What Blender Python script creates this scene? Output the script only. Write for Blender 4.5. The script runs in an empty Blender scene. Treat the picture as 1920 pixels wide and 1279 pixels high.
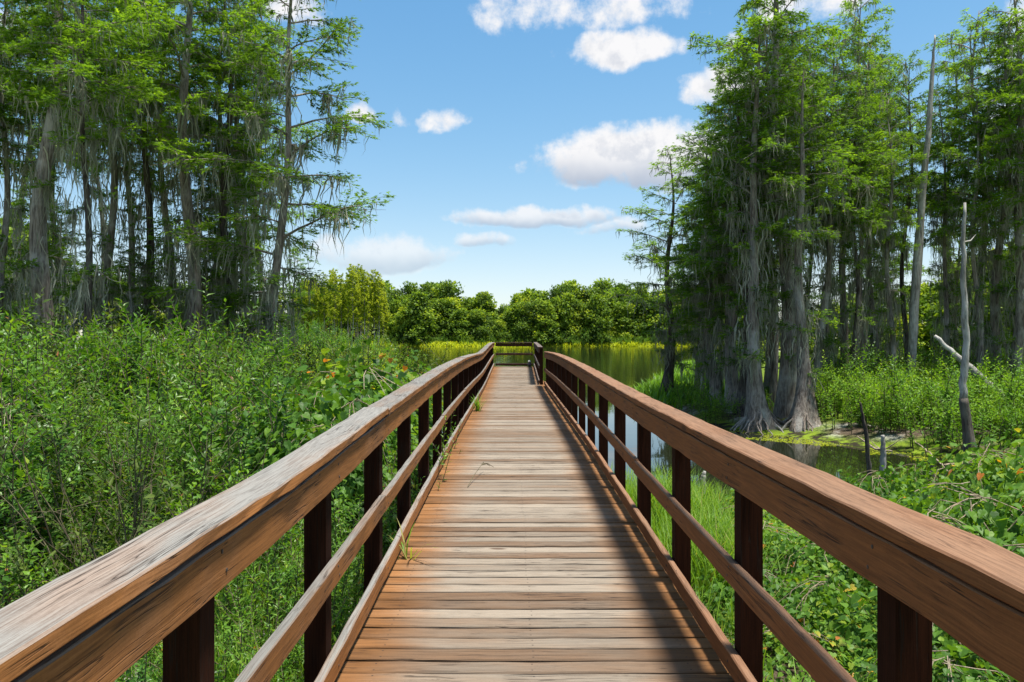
import bpy, math, random
import numpy as np
from mathutils import Vector

PI = math.pi
random.seed(7)
SC = bpy.context.scene
COL = SC.collection

# ------------------------------------------------------------------ camera
EYE = 1.43
FPX = 1400.0                       # focal length in pixels of the 1920 px wide photograph
HOR = 637.0
cam_d = bpy.data.cameras.new('camera')
cam_d.sensor_width = 36.0
cam_d.lens = FPX / 1920 * 36.0
cam_d.shift_y = (HOR - 639.5) / 1920
cam_d.clip_start = 0.05
cam_d.clip_end = 6000
cam = bpy.data.objects.new('camera', cam_d)
COL.objects.link(cam)
cam.location = (0, 0, EYE)
cam.rotation_euler = (PI / 2, 0, 0)
SC.camera = cam

# ------------------------------------------------------------------ node helpers
class NT:
    def __init__(self, tree):
        self.t = tree; self.n = tree.nodes; self.l = tree.links
    def set(self, sock, v):
        if isinstance(v, bpy.types.NodeSocket): self.l.new(v, sock)
        elif v is not None: sock.default_value = v
    def node(self, typ, ins=(), **props):
        n = self.n.new(typ)
        for k, v in props.items(): setattr(n, k, v)
        if isinstance(ins, dict):
            for k, v in ins.items(): self.set(n.inputs[k], v)
        else:
            for i, v in enumerate(ins): self.set(n.inputs[i], v)
        return n
    def m(self, op, a, b=None, c=None, clamp=False):
        n = self.node('ShaderNodeMath', (a, b, c), operation=op, use_clamp=clamp)
        return n.outputs[0]
    def vm(self, op, a, b=None):
        n = self.node('ShaderNodeVectorMath', (a, b), operation=op)
        return n.outputs[0]
    def mix(self, f, a, b, mode='MIX'):
        n = self.n.new('ShaderNodeMix'); n.data_type = 'RGBA'; n.blend_type = mode
        self.set(n.inputs[0], f); self.set(n.inputs[6], a); self.set(n.inputs[7], b)
        return n.outputs[2]
    def ss(self, x, lo, hi, a=0.0, b=1.0):
        n = self.n.new('ShaderNodeMapRange'); n.interpolation_type = 'SMOOTHSTEP'
        self.set(n.inputs[0], x); self.set(n.inputs[1], lo); self.set(n.inputs[2], hi)
        self.set(n.inputs[3], a); self.set(n.inputs[4], b)
        return n.outputs[0]
    def noise(self, vec, scale, detail=4, rough=.5, dist=0.0):
        n = self.node('ShaderNodeTexNoise', {'Vector': vec, 'Scale': scale, 'Detail': detail, 'Roughness': rough, 'Distortion': dist})
        return n.outputs[0]
    def ramp(self, fac, stops):
        n = self.n.new('ShaderNodeValToRGB'); self.set(n.inputs[0], fac)
        e = n.color_ramp.elements
        while len(e) < len(stops): e.new(0.5)
        for i, (p, c) in enumerate(stops):
            e[i].position = p; e[i].color = (*c, 1)
        return n.outputs[0]
    def sep(self, v):
        n = self.node('ShaderNodeSeparateXYZ', (v,)); return n.outputs
    def comb(self, x, y, z):
        return self.node('ShaderNodeCombineXYZ', (x, y, z)).outputs[0]

# ------------------------------------------------------------------ sky and sun
SUN_AZ, SUN_EL = math.radians(108), math.radians(76.5)
world = bpy.data.worlds.new('World'); SC.world = world; world.use_nodes = True
world.cycles.sampling_method = 'MANUAL'; world.cycles.sample_map_resolution = 512
w = NT(world.node_tree); w.n.clear()
sky = w.node('ShaderNodeTexSky', sky_type='NISHITA', sun_disc=False)
sky.sun_elevation = SUN_EL; sky.sun_rotation = SUN_AZ
sky.altitude = 0; sky.air_density = 1.0; sky.dust_density = 0.3; sky.ozone_density = 1.6

def pz(px, py):                    # photograph pixel -> azimuth, elevation
    x = (px - 960) / FPX; z = (HOR - py) / FPX
    return math.atan2(x, 1), math.atan2(z, math.hypot(1, x))
# (left, right, top, base) of the clouds one sees over the lake
CLOUDS = [(972, 1440, 222, 356, 1.4, 1), (1036, 1290, 42, 130, 1.2, 0), (870, 1330, -55, 66, .62, 0), (1275, 1430, 118, 205, .95, 0), (790, 884, 193, 252, .95, 0),
          (640, 712, 183, 236, .9, 0), (828, 1165, 382, 428, 1.15, 1), (1075, 1225, 402, 445, .9, 1), (850, 980, 434, 472, 1.0, 1),
          (540, 880, 440, 516, 1.05, 1), (1330, 1390, 55, 95, .5, 0), (735, 785, 205, 240, .5, 0), (1400, 1640, -60, 45, .85, 0), (455, 620, -40, 42, .8, 0)]
tc = w.node('ShaderNodeTexCoord')
ds = w.sep(tc.outputs['Generated'])
wa = w.m('ARCTAN2', ds[0], ds[1])
we = w.m('ARCSINE', ds[2])
P0 = w.comb(wa, we, 0.0)
nzs = w.sep(w.node('ShaderNodeTexNoise', {'Vector': P0, 'Scale': 9.0, 'Detail': 4.0, 'Roughness': .58}).outputs[1])
azw = w.m('MULTIPLY_ADD', w.m('SUBTRACT', nzs[0], .5), .085, wa)
elw = w.m('MULTIPLY_ADD', w.m('SUBTRACT', nzs[1], .5), .045, we)
V3 = w.comb(azw, elw, elw)
field = None; base = None
for (l, r, t, b, k, big) in CLOUDS:
    a0, _ = pz(l, (t + b) / 2); a1, _ = pz(r, (t + b) / 2)
    _, e1 = pz((l + r) / 2, t); _, e0 = pz((l + r) / 2, b)
    ec = e0 + (e1 - e0) * .38; ac = (a0 + a1) / 2; rx = (a1 - a0) / 2
    q = w.node('ShaderNodeVectorMath', (V3, (1 / rx, 1 / (e1 - ec), 1 / (e0 - ec)), (-ac / rx, -ec / (e1 - ec), -ec / (e0 - ec))), operation='MULTIPLY_ADD').outputs[0]
    qs = w.sep(q)
    dy = w.m('MAXIMUM', qs[1], qs[2])
    rr = w.m('MULTIPLY_ADD', dy, dy, w.m('MULTIPLY', qs[0], qs[0]))
    f = w.m('MULTIPLY_ADD', rr, -k, 1.05 * k)
    field = f if field is None else w.m('MAXIMUM', field, f)
    if big:
        bt = w.m('MULTIPLY', w.ss(f, -.1, .5), w.ss(qs[1], -.55, .45, 1.0, 0.0))
        base = bt if base is None else w.m('MAXIMUM', base, bt)
# scattered fair-weather cloud over the rest of the sky
rest = w.noise(w.comb(wa, w.m('MULTIPLY', we, 2.2), 3.3), 3.2, 2, .5)
restm = w.m('MAXIMUM', w.ss(w.m('ABSOLUTE', wa), .40, .62), w.ss(we, .46, .6))
rest = w.m('MULTIPLY_ADD', rest, 5.0, w.m('MULTIPLY_ADD', restm, 4.0, -6.6))
field = w.m('MAXIMUM', field, rest)
fb = w.noise(P0, 17.0, 8, .62)
fb2 = w.noise(w.vm('ADD', P0, (.010, .018, 0)), 17.0, 5, .6)
d0 = w.m('MULTIPLY_ADD', w.m('SUBTRACT', fb, .5), 3.4, field)
alpha = w.ss(d0, 0.0, .95)
relief = w.ss(w.m('SUBTRACT', fb2, fb), -.05, .16)
shade = w.m('MULTIPLY', w.ss(d0, .35, 1.2), w.m('MULTIPLY', relief, .45))
shade = w.m('MAXIMUM', shade, w.m('MULTIPLY', base, .95))
ccol = w.mix(shade, (3.25, 3.2, 3.2, 1), (1.45, 1.65, 2.05, 1))
skyc = w.node('ShaderNodeHueSaturation', {'Hue': .5, 'Saturation': 1.3, 'Value': 1.0, 'Fac': 1.0, 'Color': sky.outputs[0]}).outputs[0]
skyc = w.vm('DIVIDE', skyc, w.vm('ADD', w.vm('MULTIPLY', skyc, (.16, .155, .145)), (1, 1, 1)))
ccol = w.mix(w.ss(we, .03, .25, .4, 0.0), ccol, skyc)
alpha = w.m('MULTIPLY', alpha, w.m('MULTIPLY', w.ss(we, .0, .06), w.ss(we, .05, .22, .75, .96)))
SKYMIX = w.mix(alpha, skyc, ccol)
bg = w.node('ShaderNodeBackground', {'Color': SKYMIX, 'Strength': 0.15})
wo = w.node('ShaderNodeOutputWorld'); w.l.new(bg.outputs[0], wo.inputs[0])

sd = bpy.data.lights.new('sun', 'SUN'); sd.energy = 4.3; sd.angle = math.radians(7.0); sd.color = (1, .95, .86)
so = bpy.data.objects.new('sun', sd); COL.objects.link(so)
so.rotation_euler = Vector((math.sin(SUN_AZ) * math.cos(SUN_EL), math.cos(SUN_AZ) * math.cos(SUN_EL), math.sin(SUN_EL))).to_track_quat('Z', 'Y').to_euler()

SC.view_settings.view_transform = 'Standard'; SC.view_settings.look = 'None'
SC.view_settings.exposure = 1.02; SC.view_settings.gamma = 1.0
SC.view_settings.use_curve_mapping = False
cy = SC.cycles
cy.max_bounces = 6; cy.diffuse_bounces = 3; cy.glossy_bounces = 3; cy.transmission_bounces = 4; cy.transparent_max_bounces = 4
cy.caustics_reflective = False; cy.caustics_refractive = False
cy.sample_clamp_indirect = 6.0; cy.use_denoising = True
cy.use_adaptive_sampling = True; cy.adaptive_threshold = 0.012

# ------------------------------------------------------------------ object helpers
def tag(o, label=None, cat=None, group=None, kind=None):
    if label: o['label'] = label
    if cat: o['category'] = cat
    if group: o['group'] = group
    if kind: o['kind'] = kind
    return o
def empty(name, loc=(0, 0, 0), rz=0.0, parent=None):
    o = bpy.data.objects.new(name, None); o.empty_display_size = .2
    COL.objects.link(o); o.location = loc; o.rotation_euler = (0, 0, rz); o.parent = parent
    return o
def link(name, me, parent=None, loc=(0, 0, 0)):
    o = bpy.data.objects.new(name, me); COL.objects.link(o); o.parent = parent; o.location = loc
    return o
def mesh(name, V, F, mat, tint=None, smooth=False):
    """V (n,3); F = list of (m,k) int arrays, or lists of faces"""
    V = np.asarray(V, dtype=np.float32)
    loops, starts, tot = [], [], 0
    for f in F:
        f = np.asarray(f, dtype=np.int32)
        if f.size == 0: continue
        loops.append(f.ravel()); k = f.shape[1]
        starts.append(np.arange(len(f), dtype=np.int32) * k + tot); tot += f.size
    loops = np.concatenate(loops); starts = np.concatenate(starts)
    me = bpy.data.meshes.new(name)
    me.vertices.add(len(V)); me.vertices.foreach_set('co', V.ravel())
    me.loops.add(len(loops)); me.loops.foreach_set('vertex_index', loops)
    me.polygons.add(len(starts)); me.polygons.foreach_set('loop_start', starts)
    if tint is not None:
        a = me.attributes.new('tint', 'FLOAT', 'POINT'); a.data.foreach_set('value', np.asarray(tint, dtype=np.float32))
    me.update(calc_edges=True); me.validate()
    me.polygons.foreach_set('use_smooth', np.full(len(me.polygons), bool(smooth)))
    if mat: me.materials.append(mat)
    return me

class MB:
    """collects pieces of one mesh"""
    def __init__(s): s.V = []; s.F = {}; s.T = []; s.n = 0
    def add(s, V, faces, tint=None):
        V = np.asarray(V, dtype=np.float32).reshape(-1, 3)
        for f in faces:
            f = np.asarray(f, dtype=np.int32)
            if f.size: s.F.setdefault(f.shape[1], []).append(f + s.n)
        s.V.append(V); s.n += len(V)
        s.T.append(np.full(len(V), .5) if tint is None else np.broadcast_to(np.asarray(tint, dtype=np.float32), (len(V),)))
    def tube(s, path, rad, sides=6, flute=None, tint=None, cap=True):
        path = np.asarray(path, dtype=np.float64); n = len(path); rad = np.broadcast_to(np.asarray(rad, float), (n,))
        tan = np.gradient(path, axis=0); tan /= np.linalg.norm(tan, axis=1)[:, None] + 1e-9
        ref = np.where(np.abs(tan[:, 2:3]) > .9, np.array([[1., 0, 0]]), np.array([[0, 0, 1.]]))
        if np.any(np.abs(tan[:, 2]) > .9) and np.any(np.abs(tan[:, 2]) <= .9):
            mt = tan.mean(0); ref = np.repeat(np.array([[1., 0, 0]]) if abs(mt[2]) > .7 else np.array([[0, 0, 1.]]), n, 0)
        u = np.cross(ref, tan); u /= np.linalg.norm(u, axis=1)[:, None] + 1e-9
        v = np.cross(tan, u)
        th = np.arange(sides) * 2 * PI / sides
        R = rad[:, None] * np.ones(sides)[None]
        if flute is not None: R = R * flute(th[None, :], path[:, 2:3])
        V = path[:, None, :] + R[..., None] * (np.cos(th)[None, :, None] * u[:, None, :] + np.sin(th)[None, :, None] * v[:, None, :])
        V = V.reshape(-1, 3)
        i = np.arange(n - 1)[:, None] * sides; j = np.arange(sides)[None]; k = (j + 1) % sides
        Q = np.stack([i + j, i + k, i + sides + k, i + sides + j], -1).reshape(-1, 4)
        fs = [Q]
        if cap: fs += [np.arange(sides)[::-1][None], (np.arange(sides) + (n - 1) * sides)[None]]
        s.add(V, fs, tint)
    def leaves(s, tpl, P, D, N, L, W, tint):
        tv, tf = tpl
        P = np.asarray(P, float); n = len(P)
        if n == 0: return
        D = np.asarray(D, float); D = D / (np.linalg.norm(D, axis=1)[:, None] + 1e-9)
        S = np.cross(D, N); S /= np.linalg.norm(S, axis=1)[:, None] + 1e-9
        N = np.cross(S, D)
        L = np.broadcast_to(np.asarray(L, float), (n,)); W = np.broadcast_to(np.asarray(W, float), (n,))
        V = P[:, None] + D[:, None] * (tv[None, :, 0:1] * L[:, None, None]) + S[:, None] * (tv[None, :, 1:2] * W[:, None, None]) + N[:, None] * (tv[None, :, 2:3] * L[:, None, None])
        k = len(tv); off = (np.arange(n) * k)[:, None, None]
        fs = [(np.asarray(f, dtype=np.int32)[None] + off).reshape(-1, len(f[0])) for f in tf]
        s.add(V.reshape(-1, 3), fs, np.repeat(np.broadcast_to(tint, (n,)), k))
    def build(s, name, mat, smooth=False):
        V = np.concatenate(s.V)
        return mesh(name, V, [np.concatenate(f) for f in s.F.values()], mat, np.concatenate(s.T), smooth)

DIAMOND = (np.array([[0, 0, 0], [.45, .5, .03], [1, 0, -.06], [.45, -.5, .03]]), [[(0, 1, 2, 3)]])
LANCE = (np.array([[0, 0, 0], [.35, .5, .05], [.45, 0, -.02], [.35, -.5, .05], [1, 0, -.12]]), [[(0, 1, 4, 2), (0, 2, 4, 3)]])
HEART = (np.array([[0, 0, 0], [-.14, .28, .03], [.12, .52, .05], [.5, .42, .04], [1, 0, -.1], [.5, -.42, .04], [.12, -.52, .05], [-.14, -.28, .03], [.42, 0, -.05]]),
         [[(0, 1, 2, 8), (8, 2, 3, 4), (0, 8, 6, 7), (8, 4, 5, 6)]])
FEATHER = (np.array([[0, 0, 0], [.1, .06, 0], [.4, .5, .0], [.3, .1, 0], [1, 0, -.08], [.1, -.06, 0], [.4, -.5, .0], [.3, -.1, 0], [.7, .34, -.04], [.55, .06, 0], [.7, -.34, -.04], [.55, -.06, 0]]),
           [[(1, 2, 3), (5, 7, 6), (9, 3, 8), (11, 10, 7), (4, 9, 11)], [(1, 3, 7, 5), (3, 9, 11, 7)]])
BLADE = (np.array([[0, .5, 0], [0, -.5, 0], [.4, .42, .04], [.4, -.42, .04], [.75, .28, -.06], [.75, -.28, -.06], [1, 0, -.22]]),
         [[(0, 1, 3, 2), (2, 3, 5, 4)], [(4, 5, 6)]])

# ------------------------------------------------------------------ materials
def mat(name):
    m = bpy.data.materials.new(name); m.use_nodes = True
    t = NT(m.node_tree); t.n.clear()
    out = t.node('ShaderNodeOutputMaterial')
    return m, t, out
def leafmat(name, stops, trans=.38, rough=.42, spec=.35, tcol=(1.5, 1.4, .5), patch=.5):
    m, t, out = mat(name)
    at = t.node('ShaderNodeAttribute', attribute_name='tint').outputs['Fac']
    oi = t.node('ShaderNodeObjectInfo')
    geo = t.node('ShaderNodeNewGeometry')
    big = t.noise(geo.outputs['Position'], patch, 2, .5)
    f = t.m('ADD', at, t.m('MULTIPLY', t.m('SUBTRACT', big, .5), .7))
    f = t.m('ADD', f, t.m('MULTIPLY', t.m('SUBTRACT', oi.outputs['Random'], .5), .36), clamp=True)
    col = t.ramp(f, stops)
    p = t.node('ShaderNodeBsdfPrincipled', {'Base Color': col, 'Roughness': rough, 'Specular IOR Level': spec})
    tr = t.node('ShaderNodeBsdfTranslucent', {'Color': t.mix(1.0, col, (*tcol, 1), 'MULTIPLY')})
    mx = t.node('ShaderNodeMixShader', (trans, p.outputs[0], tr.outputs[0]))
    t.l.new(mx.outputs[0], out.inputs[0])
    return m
M = {}
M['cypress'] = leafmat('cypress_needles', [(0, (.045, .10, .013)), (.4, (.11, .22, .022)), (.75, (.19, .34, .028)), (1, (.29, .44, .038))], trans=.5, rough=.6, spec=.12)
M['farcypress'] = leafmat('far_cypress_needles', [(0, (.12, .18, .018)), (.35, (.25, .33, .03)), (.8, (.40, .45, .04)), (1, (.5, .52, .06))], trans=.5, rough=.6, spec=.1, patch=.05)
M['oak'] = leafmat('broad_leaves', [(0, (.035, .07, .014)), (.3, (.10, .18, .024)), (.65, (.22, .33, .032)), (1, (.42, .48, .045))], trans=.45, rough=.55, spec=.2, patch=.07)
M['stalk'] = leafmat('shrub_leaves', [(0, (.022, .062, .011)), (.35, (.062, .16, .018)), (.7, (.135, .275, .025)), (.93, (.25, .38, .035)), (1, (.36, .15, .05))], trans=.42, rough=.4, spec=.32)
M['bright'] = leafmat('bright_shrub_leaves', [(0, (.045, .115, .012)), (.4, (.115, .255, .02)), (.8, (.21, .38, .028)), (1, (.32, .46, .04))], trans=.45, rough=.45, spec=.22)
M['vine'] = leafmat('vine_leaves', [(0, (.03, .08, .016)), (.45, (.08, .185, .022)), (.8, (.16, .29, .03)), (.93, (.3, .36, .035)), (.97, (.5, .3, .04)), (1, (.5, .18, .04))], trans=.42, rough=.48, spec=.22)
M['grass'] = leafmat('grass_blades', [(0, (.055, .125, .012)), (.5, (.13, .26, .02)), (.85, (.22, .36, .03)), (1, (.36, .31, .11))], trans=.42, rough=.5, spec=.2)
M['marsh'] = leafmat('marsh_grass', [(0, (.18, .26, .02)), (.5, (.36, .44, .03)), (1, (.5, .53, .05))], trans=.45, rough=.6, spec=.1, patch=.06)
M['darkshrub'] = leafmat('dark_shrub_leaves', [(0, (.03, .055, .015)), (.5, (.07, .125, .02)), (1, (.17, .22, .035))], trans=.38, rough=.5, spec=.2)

def moss_mat():
    m, t, out = mat('spanish_moss')
    at = t.node('ShaderNodeAttribute', attribute_name='tint').outputs['Fac']
    col = t.ramp(at, [(0, (.17, .17, .125)), (.5, (.31, .31, .235)), (1, (.46, .455, .36))])
    d = t.node('ShaderNodeBsdfDiffuse', {'Color': col})
    tr = t.node('ShaderNodeBsdfTranslucent', {'Color': col})
    mx = t.node('ShaderNodeMixShader', (.35, d.outputs[0], tr.outputs[0])); t.l.new(mx.outputs[0], out.inputs[0])
    return m
M['moss'] = moss_mat()
def bark_mat(name, dark, light, pale, pale_amt=.5):
    m, t, out = mat(name)
    geo = t.node('ShaderNodeNewGeometry'); oi = t.node('ShaderNodeObjectInfo')
    P = t.vm('ADD', geo.outputs['Position'], t.comb(t.m('MULTIPLY', oi.outputs['Random'], 31.0), 0.0, 0.0))
    mp = t.node('ShaderNodeMapping', {'Vector': P, 'Scale': (1, 1, .12)}).outputs[0]
    n1 = t.noise(mp, 22, 6, .6, .4)
    n2 = t.noise(P, 1.4, 4, .6)
    n3 = t.noise(mp, 60, 3, .6)
    col = t.mix(t.ss(n1, .32, .68), (*dark, 1), (*light, 1))
    col = t.mix(t.m('MULTIPLY', t.ss(t.m('ADD', n2, t.m('MULTIPLY', n3, .3)), .6, .85), pale_amt), col, (*pale, 1))
    h = t.m('ADD', n1, t.m('MULTIPLY', n3, .4))
    b = t.node('ShaderNodeBump', {'Strength': .8, 'Distance': .03, 'Height': h})
    p = t.node('ShaderNodeBsdfPrincipled', {'Base Color': col, 'Roughness': .9, 'Specular IOR Level': .15, 'Normal': b.outputs[0]})
    t.l.new(p.outputs[0], out.inputs[0])
    return m
M['bark'] = bark_mat('cypress_bark', (.09, .07, .058), (.31, .26, .22), (.44, .42, .385), .75)
M['darkbark'] = bark_mat('wet_bark', (.03, .022, .018), (.12, .095, .08), (.25, .24, .2), .4)
M['deadwood'] = bark_mat('dead_wood', (.14, .125, .11), (.36, .34, .31), (.56, .54, .5), .6)
M['twig'] = bark_mat('twig_bark', (.05, .04, .025), (.14, .12, .07), (.2, .2, .1), .4)
M['drytwig'] = bark_mat('dry_twig', (.16, .12, .08), (.36, .29, .2), (.45, .4, .3), .5)

def wood(name, stain_d, stain_l, grey, top_grey, side_grey, deck=False, upright=False):
    """stained, weathered timber; the grain runs along the object's own Y axis"""
    m, t, out = mat(name)
    tcn = t.node('ShaderNodeTexCoord'); oi = t.node('ShaderNodeObjectInfo'); geo = t.node('ShaderNodeNewGeometry')
    rnd = oi.outputs['Random']
    ob = tcn.outputs['Object']
    if upright:
        o3 = t.sep(ob); ob = t.comb(o3[0], o3[2], o3[1])
    P = t.vm('ADD', ob, t.comb(t.m('MULTIPLY', rnd, 17.0), t.m('MULTIPLY', rnd, 61.0), t.m('MULTIPLY', rnd, 29.0)))
    warp = t.node('ShaderNodeTexNoise', {'Vector': P, 'Scale': 2.2, 'Detail': 2.0}).outputs[1]
    Pw = t.vm('ADD', P, t.vm('MULTIPLY', t.vm('SUBTRACT', warp, (.5, .5, .5)), (.022, .0, .022)))
    def st(sx, sy, sz): return t.node('ShaderNodeMapping', {'Vector': Pw, 'Scale': (sx, sy, sz)}).outputs[0]
    g1 = t.noise(st(80, 3.0, 80), 1.0, 7, .7, .3)
    g2 = t.noise(st(260, 4.0, 260), 1.0, 4, .6)
    bl = t.noise(P, 2.3, 4, .6)
    bl2 = t.noise(st(6, 1.2, 6), 1.0, 3, .55)
    crk = t.noise(st(42, .8, 42), 1.0, 3, .5, .15)
    crack = t.m('MULTIPLY', t.ss(t.m('ABSOLUTE', t.m('SUBTRACT', crk, .5)), 0.0, .022, 1.0, 0.0), t.ss(bl, .46, .58))
    vor = t.node('ShaderNodeTexVoronoi', {'Vector': st(5.5, 1.7, 5.5), 'Scale': 1.0, 'Randomness': 1.0})
    knot = t.m('MULTIPLY', t.ss(vor.outputs['Distance'], .05, .13, 1.0, 0.0), t.ss(t.sep(vor.outputs['Color'])[0], .62, .66))
    g3 = t.noise(P, 160, 2, .6)
    grain = t.m('ADD', t.m('ADD', t.m('MULTIPLY', g1, .42), t.m('MULTIPLY', g2, .48)), t.m('MULTIPLY', g3, .10))
    stain = t.mix(t.ss(grain, .3, .7), (*stain_d, 1), (*stain_l, 1))
    stain = t.mix(t.m('MULTIPLY', t.ss(bl2, .52, .72), .4), stain, t.mix(1.0, stain, (.45, .42, .42, 1), 'MULTIPLY'))
    gd = tuple(c * (.66 if deck else .55) for c in grey)
    greyc = t.mix(t.ss(grain, .38, .58), (*gd, 1), (*grey, 1))
    if deck:
        ox = t.sep(tcn.outputs['Object'])[1]
        edge = t.ss(t.m('ADD', t.m('ABSOLUTE', ox), t.m('MULTIPLY', t.m('SUBTRACT', bl2, .5), .55)), .40, .80)
        worn = t.m('SUBTRACT', 1.0, t.m('MULTIPLY', edge, .92))
        worn = t.m('MULTIPLY', worn, t.ss(t.m('ADD', t.m('MULTIPLY', bl2, .55), t.m('MULTIPLY', rnd, .42)), .18, .55, .45, 1.0))
        fac = worn
    else:
        up = t.ss(t.sep(geo.outputs['Normal'])[2], .35, .9)
        nzm = t.ss(t.m('ADD', t.m('MULTIPLY', bl2, .6), t.m('MULTIPLY', grain, .4)), .36, .58)
        fac = t.m('ADD', t.m('MULTIPLY', up, t.m('MULTIPLY', t.ss(nzm, 0, 1, .72, 1.0), top_grey)), t.m('MULTIPLY', t.m('SUBTRACT', 1.0, up), t.m('MULTIPLY', t.ss(t.m('ADD', bl, t.m('MULTIPLY', grain, .3)), .62, .85), side_grey)))
    col = t.mix(fac, stain, greyc)
    col = t.mix(1.0, col, t.comb(*[t.m('ADD', .62 if deck else .82, t.m('MULTIPLY', rnd, .6 if deck else .34))] * 3), 'MULTIPLY')
    col = t.mix(t.m('MULTIPLY', knot, .75), col, (.05, .022, .01, 1))
    col = t.mix(t.m('MULTIPLY', crack, .85), col, (.018, .012, .009, 1))
    if deck:
        o3 = t.sep(tcn.outputs['Object']); nx_ = t.m('SUBTRACT', t.m('ABSOLUTE', o3[0]), .03); ay = t.m('ABSOLUTE', o3[1])
        ny_ = t.m('MINIMUM', ay, t.m('ABSOLUTE', t.m('SUBTRACT', ay, .68)))
        nail = t.ss(t.m('MULTIPLY_ADD', nx_, nx_, t.m('MULTIPLY', ny_, ny_)), .00001, .00003, 1.0, 0.0)
        col = t.mix(t.m('MULTIPLY', nail, .8), col, (.03, .025, .022, 1))
        dirt = t.ss(t.m('ADD', t.m('MULTIPLY', t.noise(geo.outputs['Position'], 1.7, 5, .65), .75), t.m('MULTIPLY', t.noise(st(14, 3, 14), 1.0, 3, .6), .25)), .56, .72)
        col = t.mix(t.m('MULTIPLY', dirt, .34), col, (.07, .05, .035, 1))
    h = t.m('SUBTRACT', t.m('MULTIPLY', grain, .5), t.m('MULTIPLY', crack, 1.2))
    b = t.node('ShaderNodeBump', {'Strength': .35, 'Distance': .004, 'Height': h})
    p = t.node('ShaderNodeBsdfPrincipled', {'Base Color': col, 'Roughness': t.ss(grain, .2, .8, .7, .9), 'Specular IOR Level': .06 if upright else .16, 'Normal': b.outputs[0]})
    t.l.new(p.outputs[0], out.inputs[0])
    return m
M['deck'] = wood('deck_timber', (.13, .055, .016), (.29, .127, .038), (.25, .207, .16), 1, 0, True)
M['rail_l'] = wood('stained_rail_timber', (.14, .056, .017), (.37, .155, .047), (.215, .205, .185), 1.0, .12)
M['rail_r'] = wood('reddish_rail_timber', (.11, .04, .014), (.27, .104, .035), (.27, .18, .12), .6, .06)
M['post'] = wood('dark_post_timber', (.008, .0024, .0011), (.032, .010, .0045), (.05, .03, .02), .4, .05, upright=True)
M['darkrail'] = wood('dark_rail_timber', (.03, .014, .008), (.085, .038, .02), (.2, .17, .15), .7, .05)

def ground_mat():
    m, t, out = mat('swamp_soil')
    geo = t.node('ShaderNodeNewGeometry'); P = geo.outputs['Position']
    z = t.sep(P)[2]
    n = t.noise(P, 1.1, 6, .6); n2 = t.noise(P, 14, 5, .65); n3 = t.noise(P, .35, 3, .5)
    soil = t.mix(t.ss(n2, .35, .65), (.045, .032, .022, 1), (.13, .1, .07, 1))
    sand = t.mix(t.ss(n2, .4, .6), (.2, .185, .165, 1), (.42, .40, .37, 1))
    col = t.mix(t.ss(n, .5, .62), soil, sand)
    green = t.mix(t.ss(n2, .35, .65), (.05, .09, .014, 1), (.16, .22, .02, 1))
    col = t.mix(t.ss(n3, .4, .55), col, green)
    mud = t.ss(z, -1.16, -1.02)
    bankc = t.mix(t.ss(t.noise(P, 2.2, 4, .6), .42, .58), (.03, .025, .016, 1), (.17, .24, .02, 1))
    col = t.mix(mud, bankc, col)
    far = t.ss(t.sep(P)[1], 24, 40)
    col = t.mix(far, col, green)
    b = t.node('ShaderNodeBump', {'Strength': .9, 'Distance': .05, 'Height': n2})
    p = t.node('ShaderNodeBsdfPrincipled', {'Base Color': col, 'Roughness': .95, 'Specular IOR Level': .1, 'Normal': b.outputs[0]})
    t.l.new(p.outputs[0], out.inputs[0]); return m
M['ground'] = ground_mat()
def water_mat():
    m, t, out = mat('lake_water')
    P = t.node('ShaderNodeNewGeometry').outputs['Position']
    y = t.sep(P)[1]
    mp = t.node('ShaderNodeMapping', {'Vector': P, 'Scale': (.35, 1.0, 1)}).outputs[0]
    a = t.noise(mp, 1.6, 3, .5); c = t.noise(mp, .22, 3, .5)
    amp = t.ss(y, 22, 110, .06, 1.1)
    h = t.m('MULTIPLY', t.m('ADD', a, t.m('MULTIPLY', c, 1.2)), amp)
    b = t.node('ShaderNodeBump', {'Strength': .10, 'Distance': .25, 'Height': h})
    p = t.node('ShaderNodeBsdfPrincipled', {'Base Color': (.014, .017, .007, 1), 'Roughness': .03, 'IOR': 1.33, 'Specular IOR Level': .8, 'Normal': b.outputs[0]})
    t.l.new(p.outputs[0], out.inputs[0]); return m
M['water'] = water_mat()
def plain(name, col, rough=.7):
    m, t, out = mat(name)
    n = t.noise(t.node('ShaderNodeNewGeometry').outputs['Position'], 9, 4, .6)
    c = t.mix(t.ss(n, .3, .7), (*[v * .7 for v in col], 1), (*col, 1))
    p = t.node('ShaderNodeBsdfPrincipled', {'Base Color': c, 'Roughness': rough}); t.l.new(p.outputs[0], out.inputs[0]); return m

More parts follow.
